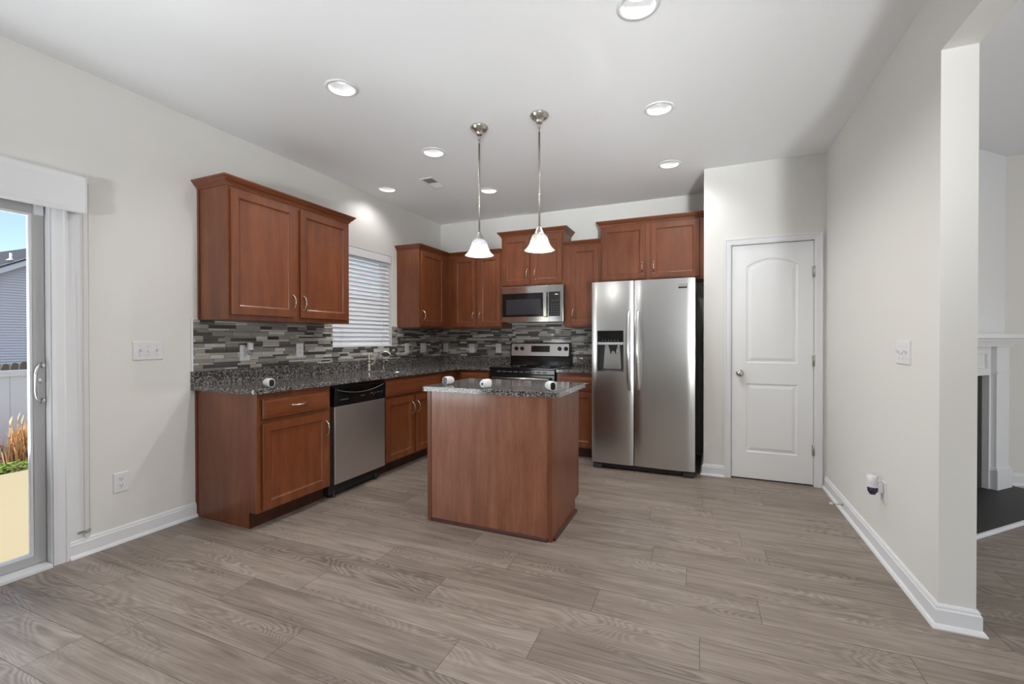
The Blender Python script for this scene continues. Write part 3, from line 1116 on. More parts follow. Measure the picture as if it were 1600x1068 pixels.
lw(1.926, WY0 - 0.001, TZ0, 1.3575)
lw(WY0 - 0.001, WY1 + 0.001, TZ0, WZ0 - 0.001)
lw(WY1 + 0.001, 4.138, TZ0, TZ1)
lw(4.138, YB - 0.0002, TZ0, 1.3515)
gr.box(XL + GT, -2.196, YB - GT, YB - 0.0002, TZ0, 1.3515)
gr.box(-2.196, -1.437, YB - GT, YB - 0.0002, 0.90, 1.40)
gr.box(-1.437, -1.006, YB - GT, YB - 0.0002, TZ0, 1.3515)
gr.build('grout_bed', M['grout'], bs)
tl = MB()
rng = random.Random(11)
DT = 0.0035      # tile proud of grout


def tile_quad(wallf, u0, u1, z0, z1):
    g = 0.0009
    u0, u1, z0, z1 = u0 + g, u1 - g, z0 + g, z1 - g
    if u1 - u0 < 0.004 or z1 - z0 < 0.003:
        return
    a = [wallf(u, 0.0045, z) for u, z in ((u0, z0), (u1, z0), (u1, z1), (u0, z1))]
    e = 0.0008
    b = [wallf(u, GT + DT, z) for u, z in ((u0 + e, z0 + e), (u1 - e, z0 + e), (u1 - e, z1 - e), (u0 + e, z1 - e))]
    va = [tl.v(p) for p in a]
    vb = [tl.v(p) for p in b]
    tl.bm.faces.new(vb)
    for i in range(4):
        j = (i + 1) % 4
        tl.bm.faces.new((va[i], va[j], vb[j], vb[i]))


def tile_field(wallf, u0, u1, z0, z1, cut):
    """bands of 40 mm: each stretch is thick+thin strips in some order; cut(u,z)->list of allowed spans"""
    z = z0
    band = 0.0405
    while z < z1 - 0.004:
        pos = u0 - rng.uniform(0, 0.3)
        while pos < u1:
            ln = rng.choice((0.30, 0.40, 0.45))
            pat = rng.choice(((0.027, 0.0135), (0.0135, 0.027), (0.027, 0.0135), (0.0135, 0.027), (0.027, 0.0135), (0.0135, 0.0135, 0.0135)))
            zz = z
            for hgt in pat:
                q = pos
                while q < pos + ln - 1e-6:
                    tl_ = rng.choice((0.10, 0.10, 0.15, 0.20)) if hgt > 0.02 else rng.choice((0.10, 0.15, 0.20))
                    e = min(q + tl_, pos + ln)
                    if pos + ln - e < 0.05:
                        e = pos + ln
                    for (a, b, za, zb) in cut(max(q, u0), min(e, u1), zz, min(zz + hgt, z1)):
                        if b > a and zb > za:
                            tile_quad(wallf, a, b, za, zb)
                    q = e
                zz += hgt
            pos += ln
        z += band


def cut_left(a, b, za, zb):
    out = []
    for (ra, rb, rz) in ((1.927, WY0 - 0.001, 1.3575), (WY0 - 0.001, WY1 + 0.001, WZ0 - 0.001), (WY1 + 0.001, 4.138, TZ1), (4.138, YB - GT, 1.3515)):
        out.append((max(a, ra), min(b, rb), za, min(zb, rz)))
    return out


def cut_back(a, b, za, zb):
    out = []
    for (ra, rb, r0, r1) in ((XL + GT, -2.196, TZ0, 1.3515), (-2.196, -1.437, 0.90, 1.40), (-1.437, -1.006, TZ0, 1.3515)):
        out.append((max(a, ra), min(b, rb), max(za, r0), min(zb, r1)))
    return out


tile_field(lambda u, d, z: (XL + d, u, z), 1.927, YB - GT, TZ0, TZ1, cut_left)
tile_field(lambda u, d, z: (u, YB - d, z), XL + GT + DT, -1.006, TZ0 - 0.0405 * 3, 1.40, cut_back)
tl.build('tiles', M['tile'], bs, merge=False)
e = MB()
e.box(XL + 0.0002, XL + 0.010, 1.914, 1.926, TZ0, 1.3655)
e.box(XL + 0.0002, XL + 0.010, 1.926, 1.960, 1.3605, 1.3655)
e.build('edge_strip', M['trim'], bs)
MB().box(XL + 0.0002, XL + 0.010, WY1 + 0.0005, 4.1375, TZ1, TZ1 + 0.006).build('edge_strip', M['trim'], bs)


# ================================================================== WALL PLATES
def plate(T, kind, u, z, w_, h_, label, cat, mirror=False):
    loc = Vector(T((u, 0, z)))
    nm = {'outlet': 'wall_outlet', 'switch': 'light_switch', 'blank': 'wall_outlet'}[kind]
    r = thing(nm, label, cat, loc)
    d0, d1 = plate.d, plate.d + 0.0055
    mb = MB(T)
    e = 0.004
    mb.rings([[(u - w_ / 2, d0, z - h_ / 2), (u + w_ / 2, d0, z - h_ / 2), (u + w_ / 2, d0, z + h_ / 2), (u - w_ / 2, d0, z + h_ / 2)],
              [(u - w_ / 2, d0 + 0.002, z - h_ / 2), (u + w_ / 2, d0 + 0.002, z - h_ / 2), (u + w_ / 2, d0 + 0.002, z + h_ / 2), (u - w_ / 2, d0 + 0.002, z + h_ / 2)],
              [(u - w_ / 2 + e, d1, z - h_ / 2 + e), (u + w_ / 2 - e, d1, z - h_ / 2 + e), (u + w_ / 2 - e, d1, z + h_ / 2 - e), (u - w_ / 2 + e, d1, z + h_ / 2 - e)]], True, True, False)
    mb.build('cover_plate', M['plastic'], r)
    if kind == 'outlet':
        for s in (-1, 1):
            zc = z + s * 0.0195
            rc = MB(T)
            poly = [(u + 0.0165 * math.cos(a), zc + 0.0145 * math.sin(a)) for a in [2 * PI * i / 20 for i in range(20)]]
            rc.rings([[(a, d1 - 0.0005, b) for a, b in poly], [(a, d1 + 0.0015, b) for a, b in poly]], True, True, False)
            f = rc.build('receptacle', M['plastic'], r)
            sl = MB(T)
            for du in (-0.0062, 0.0062):
                sl.box(u + du - 0.0012, u + du + 0.0012, d1 + 0.001, d1 + 0.0019, zc - 0.001, zc + 0.0075)
            sl.box(u - 0.0024, u + 0.0024, d1 + 0.001, d1 + 0.0019, zc - 0.0095, zc - 0.0045)
            sl.build('slot', M['slot'], f)
    elif kind == 'switch':
        n = max(1, round((w_ - 0.02) / 0.046))
        for i in range(n):
            uc = u + (i - (n - 1) / 2) * 0.046
            fr_ = MB(T)
            fr_.box(uc - 0.0052, uc + 0.0052, d1 - 0.0005, d1 + 0.0008, z - 0.0125, z + 0.0125)
            fr_.build('toggle_frame', M['plastic'], r)
            s = 1 if (i % 2 == 0) else -1
            tg = MB(T)
            tg.rings([[(uc - 0.0038, d1 + 0.0005, z - 0.007), (uc + 0.0038, d1 + 0.0005, z - 0.007), (uc + 0.0038, d1 + 0.0005, z + 0.007), (uc - 0.0038, d1 + 0.0005, z + 0.007)],
                      [(uc - 0.003, d1 + 0.014, z + s * 0.009 - 0.003), (uc + 0.003, d1 + 0.014, z + s * 0.009 - 0.003), (uc + 0.003, d1 + 0.014, z + s * 0.009 + 0.003), (uc - 0.003, d1 + 0.014, z + s * 0.009 + 0.003)]], True, True, False)
            tg.build('toggle', M['plastic'], r)
            for dz in (-0.030, 0.030):
                sc = MB(T)
                poly = [(uc + 0.0028 * math.cos(a), z + dz + 0.0028 * math.sin(a)) for a in [2 * PI * q / 10 for q in range(10)]]
                sc.rings([[(a, d1 - 0.0004, b) for a, b in poly], [(a, d1 + 0.0008, b) for a, b in poly]], True, True, False)
                sc.build('screw', M['alum'], r)
    return r


plate.d = 0.0003
plate(TL, 'switch', 1.661, 1.152, 0.168, 0.118, 'white three-toggle light switch plate beside the patio door', 'light switch')
plate(TL, 'outlet', 1.513, 0.364, 0.078, 0.120, 'white outlet low on the left wall above the baseboard', 'outlet')
plate(TR, 'switch', 2.810, 1.153, 0.168, 0.118, 'white three-toggle light switch plate on the right wall', 'light switch')
ro = plate(TR, 'outlet', 3.066, 0.375, 0.074, 0.118, 'white outlet low on the right wall behind the air freshener', 'outlet')
plate.d = GT + DT + 0.0002
lo = plate(TL, 'outlet', 2.298, 1.120, 0.080, 0.120, 'tile backsplash outlet left of the dishwasher, holding a plug-in', 'outlet')
plate(TL, 'outlet', 2.800, 1.128, 0.074, 0.118, 'tile backsplash outlet between the plug-in and the sink window', 'outlet')
plate(TL, 'outlet', 4.310, 1.116, 0.074, 0.118, 'narrow tile backsplash outlet just right of the sink window', 'outlet')
plate(TL, 'switch', 4.640, 1.115, 0.118, 0.118, 'wide double-toggle switch plate on the tile near the corner', 'light switch')
plate(TB, 'outlet', -3.150, 1.108, 0.072, 0.116, 'tile backsplash outlet on the back wall nearest the corner', 'outlet')
plate(TB, 'outlet', -2.757, 1.103, 0.074, 0.116, 'tile backsplash outlet under the two-door corner cabinet', 'outlet')
plate(TB, 'outlet', -2.376, 1.108, 0.074, 0.116, 'tile backsplash outlet just left of the range', 'outlet')


# plug-in fresheners
def plugin(T, u, z, d0, lab, liquid, bodym, s=1.0):
    r = thing('air_freshener', lab, 'air freshener', Vector(T((u, d0, z))))
    b = MB(T)
    b.box(u - 0.018 * s, u + 0.018 * s, d0, d0 + 0.020 * s, z - 0.022 * s, z + 0.024 * s)
    b.build('plug', M['plastic'], r, bevel=0.004)
    h = MB()
    c = Vector(T((u, d0 + 0.038 * s, z)))
    h.lathe([(0.0, 0.0), (0.021 * s, 0.0), (0.022 * s, 0.006), (0.020 * s, 0.028 * s), (0.024 * s, 0.056 * s), (0.0, 0.056 * s)], c, 'Z', 20)
    h.build('warmer_shell', bodym, r)
    lq = MB()
    lq.lathe([(0.0, -0.036 * s), (0.012 * s, -0.035 * s), (0.020 * s, -0.018 * s), (0.0215 * s, -0.004), (0.012 * s, -0.0005), (0.0, -0.0005)], c, 'Z', 20)
    lq.build('oil_bottle', liquid, r)
    return r


plugin(TR, 3.072, 0.395, 0.0075, 'white plug-in air freshener with dark purple oil on right wall outlet', M['purple'], M['plastic'], 1.15)
plugin(TL, 2.310, 1.140, GT + DT + 0.0080, 'white plug-in with clear bottle on the tile outlet above the left counter', M['clear_bottle'], M['plastic'], 1.0)

# ================================================================== DISHWASHER
dwx = XL + 0.632
dw = thing('dishwasher', 'stainless dishwasher with black control panel under the left counter', 'dishwasher', (XL, 2.86, 0))
MB().box(XL + 0.03, XL + 0.585, 2.556, 3.162, 0.02, CB - 0.001).build('tub', M['black_matte'], dw)
MB().box(XL + 0.586, dwx, 2.575, 3.158, 0.105, 0.702).build('door', M['steel_dw'], dw, bevel=0.003)
cp = MB()
# control panel with a bowed pocket handle
cp.box(XL + 0.586, dwx, 2.575, 3.158, 0.703, 0.800)
cp.box(XL + 0.586, dwx, 2.575, 3.158, 0.838, 0.852)
cp.box(XL + 0.586, dwx - 0.028, 2.575, 3.158, 0.800, 0.838)
N = 20
lip = []
for i in range(N + 1):
    t = i / N
    y = 2.60 + t * (3.135 - 2.60)
    zz = 0.832 - 0.040 * (1 - (2 * t - 1) ** 2)
    lip.append((y, zz))
prof = [(2.575, 0.800), (3.158, 0.800), (3.158, 0.838), (3.135, 0.834)] + list(reversed(lip[1:-1])) + [(2.60, 0.834), (2.575, 0.838)]
cp.prism(prof, 'X', dwx - 0.028, dwx + 0.004)
cpo = cp.build('control_panel', M['black_gloss'], dw)
MB().tube([(dwx + 0.004, y, z) for y, z in lip], 0.0035, 8).build('lip_highlight', M['lip'], cpo)  # gray tube standing in for the highlight line along the pocket edge
bd = MB()
q = 2.634
for wd in (0.008, 0.008, 0.003, 0.008, 0.003, 0.008, 0.008, 0.008, 0.003, 0.008):
    bd.box(dwx + 0.0002, dwx + 0.001, q, q + wd, 0.7465, 0.7535)
    q += wd + 0.0022
bd.build('badge', M['silver'], cpo)
ic = MB()
for (y, z) in ((2.862, .756), (2.880, .757), (2.897, .756), (2.98, .763), (2.995, .764), (3.012, .752), (3.03, .764), (3.06, .764), (3.08, .766), (3.11, .758), (3.115, .768)):
    ic.box(dwx + 0.0002, dwx + 0.0008, y, y + 0.007, z, z + 0.005)
ic.build('button_marks', M['plastic_gray'], cpo)
MB().box(XL + 0.45, XL + 0.575, 2.58, 3.10, 0.0, 0.100).build('toe_panel', M['black'], dw)
for yy in (2.60, 3.08):
    MB().lathe([(0, 0.0), (0.016, 0.0), (0.016, 0.01), (0.006, 0.012), (0.006, 0.05), (0, 0.05)], (XL + 0.592, yy, 0), 'Z', 12).build('leveling_foot', M['dark_side'], dw)

# ================================================================== RANGE
rx0, rx1 = -2.186, -1.4265
ry0 = YB - 0.655
rg = thing('range', 'black and stainless electric range between the counters', 'stove', ((rx0 + rx1) / 2, YB - 0.3, 0))
MB().box(rx0 + 0.003, rx1 - 0.003, ry0 + 0.035, YB - 0.012, 0.0, 0.895).build('body', M['black'], rg)
MB().box(rx0, rx1, ry0 + 0.005, YB - 0.085, 0.896, 0.914).build('cooktop', M['black_gloss'], rg, bevel=0.005)
for bx, by, br in ((-2.0, 4.58, 0.10), (-1.62, 4.58, 0.08), (-2.0, 4.84, 0.08), (-1.62, 4.84, 0.10)):
    MB().lathe([(br, 0.9142), (br, 0.9146), (br - 0.004, 0.9146), (br - 0.004, 0.9142)], (bx, by, 0), 'Z', 36, cap=False).build('burner_ring', M['plastic_gray'], rg)
# front rim with vent slots, oven door, handle, drawer
MB().box(rx0 + 0.004, rx1 - 0.004, ry0 + 0.004, ry0 + 0.034, 0.846, 0.895).build('vent_strip', M['black_gloss'], rg, bevel=0.004)
vs = MB()
for i in range(9):
    a = rx0 + 0.09 + i * 0.066
    vs.box(a, a + 0.05, ry0 + 0.002, ry0 + 0.0042, 0.862, 0.876)
vs.build('vent_slot', M['mark'], rg)
od = MB().box(rx0 + 0.004, rx1 - 0.004, ry0, ry0 + 0.034, 0.235, 0.842).build('oven_door', M['black_gloss'], rg, bevel=0.005)
MB().box(rx0 + 0.12, rx1 - 0.12, ry0 - 0.0008, ry0 - 0.0001, 0.36, 0.67).build('window', M['screen'], od)
hb = MB()
hb.tube([(rx0 + 0.05, ry0 - 0.045, 0.80), (rx1 - 0.05, ry0 - 0.045, 0.80)], 0.013, 12)
for hx in (rx0 + 0.085, rx1 - 0.085):
    hb.tube([(hx, ry0 + 0.002, 0.80), (hx, ry0 - 0.045, 0.80)], 0.010, 10)
hb.build('handle', M['steel'], od)
MB().box(rx0 + 0.004, rx1 - 0.004, ry0 + 0.004, ry0 + 0.034, 0.07, 0.228).build('drawer', M['black_gloss'], rg, bevel=0.004)
# backguard: sloped stainless control panel on a black body
bg = MB()
bgp = [(YB - 0.085, 0.905), (YB - 0.012, 0.905), (YB - 0.012, 1.172), (YB - 0.050, 1.178), (YB - 0.066, 1.172), (YB - 0.086, 1.020), (YB - 0.072, 1.012), (YB - 0.080, 0.955)]
bg.prism(bgp, 'X', rx0 + 0.004, rx1 + 0.022 - 0.022)
bgo = bg.build('backguard', M['black_gloss'], rg)
TS = lambda c: (c[0], YB - 0.086 + (c[2] - 1.020) * (0.020 / 0.152) - c[1], c[2])
pp = MB(TS)
pp.rings([[(a, 0.0003, b) for a, b in rounded_rect(rx0 + 0.018, rx1 - 0.018, 1.022, 1.165, 0.012)], [(a, 0.003, b) for a, b in rounded_rect(rx0 + 0.018, rx1 - 0.018, 1.022, 1.165, 0.012)]], True, True, False)
ppo = pp.build('control_panel', M['steel'], rg)
MB(TS).box(-1.912, -1.678, 0.0032, 0.0045, 1.068, 1.142).build('display', M['black_gloss'], ppo)
dm = MB(TS)
for i in range(3):
    for j in range(7):
        dm.box(-1.90 + j * 0.031, -1.90 + j * 0.031 + 0.010, 0.0046, 0.005, 1.082 + i * 0.02, 1.085 + i * 0.02)
dm.build('display_marks', M['mark'], ppo)
for kx in (-2.106, -2.030, -1.558, -1.480):
    kb = MB()
    c = Vector(TS((kx, 0.003, 1.108)))
    kb.lathe([(0.0, -0.030), (0.013, -0.030), (0.019, -0.024), (0.021, -0.006), (0.025, -0.003), (0.025, 0.002), (0, 0.002)], c, 'Y', 20)
    kb.box(c.x - 0.004, c.x + 0.004, c.y - 0.036, c.y - 0.024, c.z - 0.020, c.z + 0.020)
    kb.build('knob', M['black'], rg)

# ================================================================== MICROWAVE
my = YB - 0.392
mx0, mx1, mz0, mz1 = -2.165, -1.418, 1.412, 1.8185
mw = thing('microwave', 'stainless over-the-range microwave below the raised cabinet', 'microwave', ((mx0 + mx1) / 2, YB, mz0))
MB().box(mx0 + 0.004, mx1 - 0.004, my + 0.028, YB - 0.011, mz0 + 0.004, mz1 + 0.0015).build('case', M['black'], mw)
msp = -1.585
dr = MB().box(mx0, msp - 0.001, my, my + 0.027, mz0, mz1).build('door', M['steel_mw'], mw, bevel=0.004)
MB().box(mx0 + 0.016, -1.640, my - 0.003, my - 0.0002, mz0 + 0.062, mz1 - 0.078).build('window_frame', M['black_gloss'], dr, bevel=0.0015)
MB().box(mx0 + 0.066, -1.678, my - 0.0040, my - 0.0032, mz0 + 0.088, mz1 - 0.146).build('window', M['screen'], dr)
hm = MB()
hm.box(-1.640, -1.600, my - 0.034, my - 0.022, mz0 + 0.055, mz1 - 0.072)
hm.box(-1.630, -1.612, my - 0.022, my - 0.0002, mz0 + 0.070, mz0 + 0.095)
hm.box(-1.630, -1.612, my - 0.022, my - 0.0002, mz1 - 0.115, mz1 - 0.09)
hm.build('handle', M['steel_mw'], dr, bevel=0.006)
MB().lathe([(0, -0.0012), (0.0135, -0.0012), (0.0135, -0.0002), (0, -0.0002)], (-1.822, my, mz1 - 0.036), 'Y', 20).build('badge', M['plastic_gray'], dr, label='small round gray emblem')
pn = MB().box(msp, mx1, my, my + 0.027, mz0, mz1).build('control_side', M['steel_mw'], mw, bevel=0.004)
cpn = MB().box(msp + 0.002, -1.452, my - 0.003, my - 0.0002, mz0 + 0.062, mz1 - 0.074).build('keypad', M['black'], mw, bevel=0.0015)
MB().box(-1.512, -1.478, my - 0.0036, my - 0.0031, 1.712, 1.718).build('clock', M['led_text'], cpn)
kp = MB()
for i in range(5):
    for j in range(4):
        kp.box(-1.556 + j * 0.027, -1.556 + j * 0.027 + 0.008, my - 0.0036, my - 0.0031, 1.495 + i * 0.027, 1.499 + i * 0.027)
for j in range(3):
    kp.box(-1.550 + j * 0.032, -1.550 + j * 0.032 + 0.016, my - 0.0036, my - 0.0031, 1.645, 1.649)
kp.build('key_marks', M['plastic_gray'], cpn)
vt = MB()
vt.box(mx0 + 0.04, mx0 + 0.26, my + 0.10, my + 0.20, mz0 - 0.004, mz0 + 0.0035)
vt.box(mx1 - 0.26, mx1 - 0.04, my + 0.10, my + 0.20, mz0 - 0.004, mz0 + 0.0035)
vt.build('underside_filter', M['plastic_gray'], mw)

# ================================================================== REFRIGERATOR
fx0, fx1, fyf = -0.985, -0.076, 4.172
fz1 = 1.757
rf = thing('refrigerator', 'stainless side-by-side refrigerator with ice and water dispenser', 'refrigerator', ((fx0 + fx1) / 2, 4.6, 0))
MB().box(fx0 + 0.004, fx1 - 0.002, fyf + 0.075, 4.985, 0.03, fz1 - 0.02).build('cabinet', M['dark_side'], rf)
fg = -0.595


def fridge_door(x0, x1, holes=None):
    """door with slightly bowed front"""
    mb = MB()
    z0, z1 = 0.058, fz1
    n = 14

    def yy(x):
        t = (x - (x0 + x1) / 2) / ((x1 - x0) / 2)
        return fyf + 0.005 * t * t + 0.006 * max(0, abs(t) - 0.93) / 0.07
    xs_ = [x0 + (x1 - x0) * i / n for i in range(n + 1)]
    if holes:
        hx0, hx1, hz0, hz1 = holes
        xs_ = sorted(set([x for x in xs_ if abs(x - hx0) > 0.008 and abs(x - hx1) > 0.008] + [hx0, hx1]))
        zs = [z0, hz0, hz1, z1]
    else:
        zs = [z0, z1]
    grid = {}
    for i, x in enumerate(xs_):
        for j, z in enumerate(zs):
            grid[i, j] = mb.v((x, yy(x), z))
    for i in range(len(xs_) - 1):
        for j in range(len(zs) - 1):
            if holes and j == 1 and xs_[i] >= hx0 - 1e-6 and xs_[i + 1] <= hx1 + 1e-6:
                continue
            f = mb.bm.faces.new((grid[i, j], grid[i + 1, j], grid[i + 1, j + 1], grid[i, j + 1]))
            f.smooth = True
    # sides, top, bottom, back
    yb = fyf + 0.072
    for i in range(len(xs_) - 1):
        for z in (z0, z1):
            mb.face([(xs_[i], yy(xs_[i]), z), (xs_[i + 1], yy(xs_[i + 1]), z), (xs_[i + 1], yb, z), (xs_[i], yb, z)])
    for x in (x0, x1):
        mb.face([(x, yy(x), z0), (x, yb, z0), (x, yb, z1), (x, yy(x), z1)])
    mb.face([(x0, yb, z0), (x1, yb, z0), (x1, yb, z1), (x0, yb, z1)])
    return mb


DX0, DX1, DZ0, DZT = -0.930, -0.688, 0.918, 1.300
fdl = fridge_door(fx0, fg - 0.004, (DX0, DX1, DZ0, DZT)).build('freezer_door', M['steel'], rf, merge=False)
fdr = fridge_door(fg + 0.004, fx1).build('fresh_food_door', M['steel'], rf, merge=False)
# dispenser
dz_split = 1.192
dp = MB()
dp.box(DX0, DX1, fyf + 0.001, fyf + 0.030, dz_split, DZT)
dpo = dp.build('dispenser_panel', M['black_gloss'], fdl)
mk_ = MB()
for j in range(6):
    mk_.box(DX0 + 0.045 + j * 0.028, DX0 + 0.053 + j * 0.028, fyf + 0.0002, fyf + 0.0009, 1.206, 1.211)
mk_.build('panel_marks', M['plastic_gray'], dpo)
ds = MB()
yb = fyf + 0.068
ds.face([(DX0, fyf + 0.004, DZ0), (DX0, yb, DZ0 + 0.02), (DX0, yb, dz_split), (DX0, fyf + 0.004, dz_split)])
ds.face([(DX1, fyf + 0.004, DZ0), (DX1, yb, DZ0 + 0.02), (DX1, yb, dz_split), (DX1, fyf + 0.004, dz_split)])
ds.face([(DX0, fyf + 0.004, DZ0), (DX1, fyf + 0.004, DZ0), (DX1, yb, DZ0 + 0.02), (DX0, yb, DZ0 + 0.02)])
dso = ds.build('dispenser_recess', M['dark_side'], fdl)
bk = MB()
bk.rings([[(DX0 + 0.045, yb - 0.004, DZ0 + 0.022), (DX1 - 0.03, yb - 0.004, DZ0 + 0.022), (DX1 - 0.045, yb - 0.004, dz_split - 0.01), (DX0 + 0.062, yb - 0.004, dz_split - 0.01)],
          [(DX0 + 0.045, yb - 0.012, DZ0 + 0.022), (DX1 - 0.03, yb - 0.012, DZ0 + 0.022), (DX1 - 0.045, yb - 0.010, dz_split - 0.01), (DX0 + 0.062, yb - 0.010, dz_split - 0.01)]], True, True, False)
bk.build('dispenser_back', M['silver'], fdl, label='silver back of dispenser recess')
bk2 = MB().box(DX0, DX1, yb - 0.003, yb, DZ0 + 0.01, dz_split).build('recess_wall', M['dark_side'], fdl)
MB().box(DX0 + 0.002, DX1 - 0.002, fyf - 0.006, fyf + 0.02, dz_split - 0.024, dz_split - 0.0005).build('dispenser_lip', M['alum'], fdl, bevel=0.003)
nz = MB()
nz.prism([(DX0 + 0.098, dz_split - 0.025), (DX0 + 0.188, dz_split - 0.025), (DX0 + 0.172, dz_split - 0.085), (DX0 + 0.114, dz_split - 0.085)], 'Y', fyf + 0.022, fyf + 0.05)
nz.prism([(DX0 + 0.112, dz_split - 0.085), (DX0 + 0.130, dz_split - 0.085), (DX0 + 0.125, dz_split - 0.108), (DX0 + 0.116, dz_split - 0.108)], 'Y', fyf + 0.03, fyf + 0.045)
nz.prism([(DX0 + 0.156, dz_split - 0.085), (DX0 + 0.174, dz_split - 0.085), (DX0 + 0.170, dz_split - 0.108), (DX0 + 0.160, dz_split - 0.108)], 'Y', fyf + 0.03, fyf + 0.045)
nz.build('dispenser_spout', M['black'], fdl)
fr_ = MB()
e = 0.006
for (a, b, c0, c1) in ((DX0 - e, DX0, DZ0 - e, DZT + e), (DX1, DX1 + e, DZ0 - e, DZT + e), (DX0, DX1, DZ0 - e, DZ0), (DX0, DX1, DZT, DZT + e)):
    fr_.box(a, b, fyf - 0.002, fyf + 0.014, c0, c1)
fr_.build('dispenser_bezel', M['silver'], fdl)


def fridge_handle(x, parent):
    pts, rs = [], []
    n = 24
    rings = []
    for i in range(n + 1):
        t = -1 + 2 * i / n
        z = 1.118 + 0.368 * t
        y = fyf - 0.058 * (1 - abs(t) ** 3.2) - 0.004 * math.cos(2 * PI * t) + 0.002
        wdt = 0.018 * (1 - 0.35 * abs(t) ** 6)
        dpt = 0.013
        ring = []
        for q in range(12):
            a = 2 * PI * q / 12
            ring.append((x + wdt * math.cos(a), y + dpt * math.sin(a), z))
        rings.append(ring)
    MB().rings(rings, True, True).build('handle', M['steel'], parent)


fridge_handle(-0.636, fdl)
fridge_handle(-0.556, fdr)
bdg = MB().box(-0.214, -0.142, fyf - 0.0005, fyf + 0.006, 1.667, 1.706)
bo = bdg.build('badge', M['black'], fdr, bevel=0.002)
MB().box(-0.211, -0.145, fyf - 0.0015, fyf - 0.0006, 1.681, 1.703).build('badge_face', M['silver'], bo)
q = -0.2035
bt_ = MB()
for wd in (.004, .004, .002, .005, .002, .005, .005, .002, .004, .004):
    bt_.box(q, q + wd, fyf - 0.0021, fyf - 0.0016, 1.688, 1.697)
    q += wd + 0.002
bt_.build('badge_marks', M['plastic_gray'], bo)
gl = MB()
gl.box(fx0 + 0.012, fx1 - 0.010, fyf + 0.035, fyf + 0.07, 0.012, 0.052)
glo = gl.build('kick_grille', M['black'], rf)
sl_ = MB()
for i in range(3):
    sl_.box(fx0 + 0.10, fx1 - 0.12, fyf + 0.031, fyf + 0.0349, 0.018 + i * 0.011, 0.023 + i * 0.011)
sl_.build('grille_slat', M['dark_side'], glo)
for xa in (fx0 + 0.012, fx1 - 0.098):
    ft = MB()
    ft.box(xa, xa + 0.088, fyf + 0.012, fyf + 0.05, 0.0, 0.046)
    ft.build('front_foot', M['dark_side'], rf, bevel=0.008)
for xa in (fx0 + 0.02, fx1 - 0.09):
    MB().box(xa, xa + 0.07, fyf + 0.08, 4.9, 0.0, 0.029).build('roller', M['black'], rf)

# ================================================================== ISLAND
ix0, ix1, iy0, iy1 = -1.722, -0.842, 2.535, 3.160
isl = thing('kitchen_island', 'cherry kitchen island cabinet in the middle of the floor', 'kitchen island', ((ix0 + ix1) / 2, (iy0 + iy1) / 2, 0))
b = MB()
b.prism([(iy0 + 0.006, 0.0), (iy1 - 0.105, 0.0), (iy1 - 0.105, 0.090), (iy1, 0.090), (iy1, CB - 0.0005), (iy0 + 0.006, CB - 0.0005)], 'X', ix0, ix1)
b.build('carcass', M['cherry'], isl, bevel=0.001)
MB().box(ix0 + 0.028, ix1 - 0.025, iy0 + 0.001, iy0 + 0.0055, 0.012, CB - 0.001).build('back_panel', M['island_wood'], isl)
for a, b_ in ((ix0 - 0.004, ix0 + 0.026), (ix1 - 0.023, ix1 + 0.004)):
    MB().box(a, b_, iy0 - 0.003, iy0 + 0.024, 0.0, CB - 0.001).build('corner_strip', M['cherry'], isl, bevel=0.002)
SH = [(0, 0), (0.016, 0), (0.015, 0.008), (0.010, 0.014), (0.003, 0.018), (0, 0.018)]
sm = MB()
sm.sweep([(ix0 + 0.027, iy0 + 0.001), (ix1 - 0.024, iy0 + 0.001)], SH)
sm.sweep([(ix1 + 0.0005, iy0 + 0.025), (ix1 + 0.0005, iy1 - 0.09)], SH)
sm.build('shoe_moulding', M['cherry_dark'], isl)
for (a, b_) in ((ix0 + 0.02, -1.30), (-1.265, ix1 - 0.02)):
    o = MB(lambda c: (c[0], iy1 + c[1], c[2])).panel_door(a, b_, 0.118, 0.678, 0.0005, 0.02).build('door', M['cherry'], isl, bevel=0.0025)
    o = MB(lambda c: (c[0], iy1 + c[1], c[2])).panel_door(a, b_, 0.708, 0.845, 0.0005, 0.02, fr=0.012, loops=((0, 0), (0.006, 0.0015), (0.016, 0.002))).build('drawer', M['cherry_hx'], isl, bevel=0.0025)
it = flat_with_hole(rounded_rect(-1.752, -0.790, 2.500, 3.170, 0.022), [], CB, CT + 0.0005).build('island_countertop', M['granite'], bevel=0.005)
tag(it, 'polished gray granite slab on the island', 'countertop')


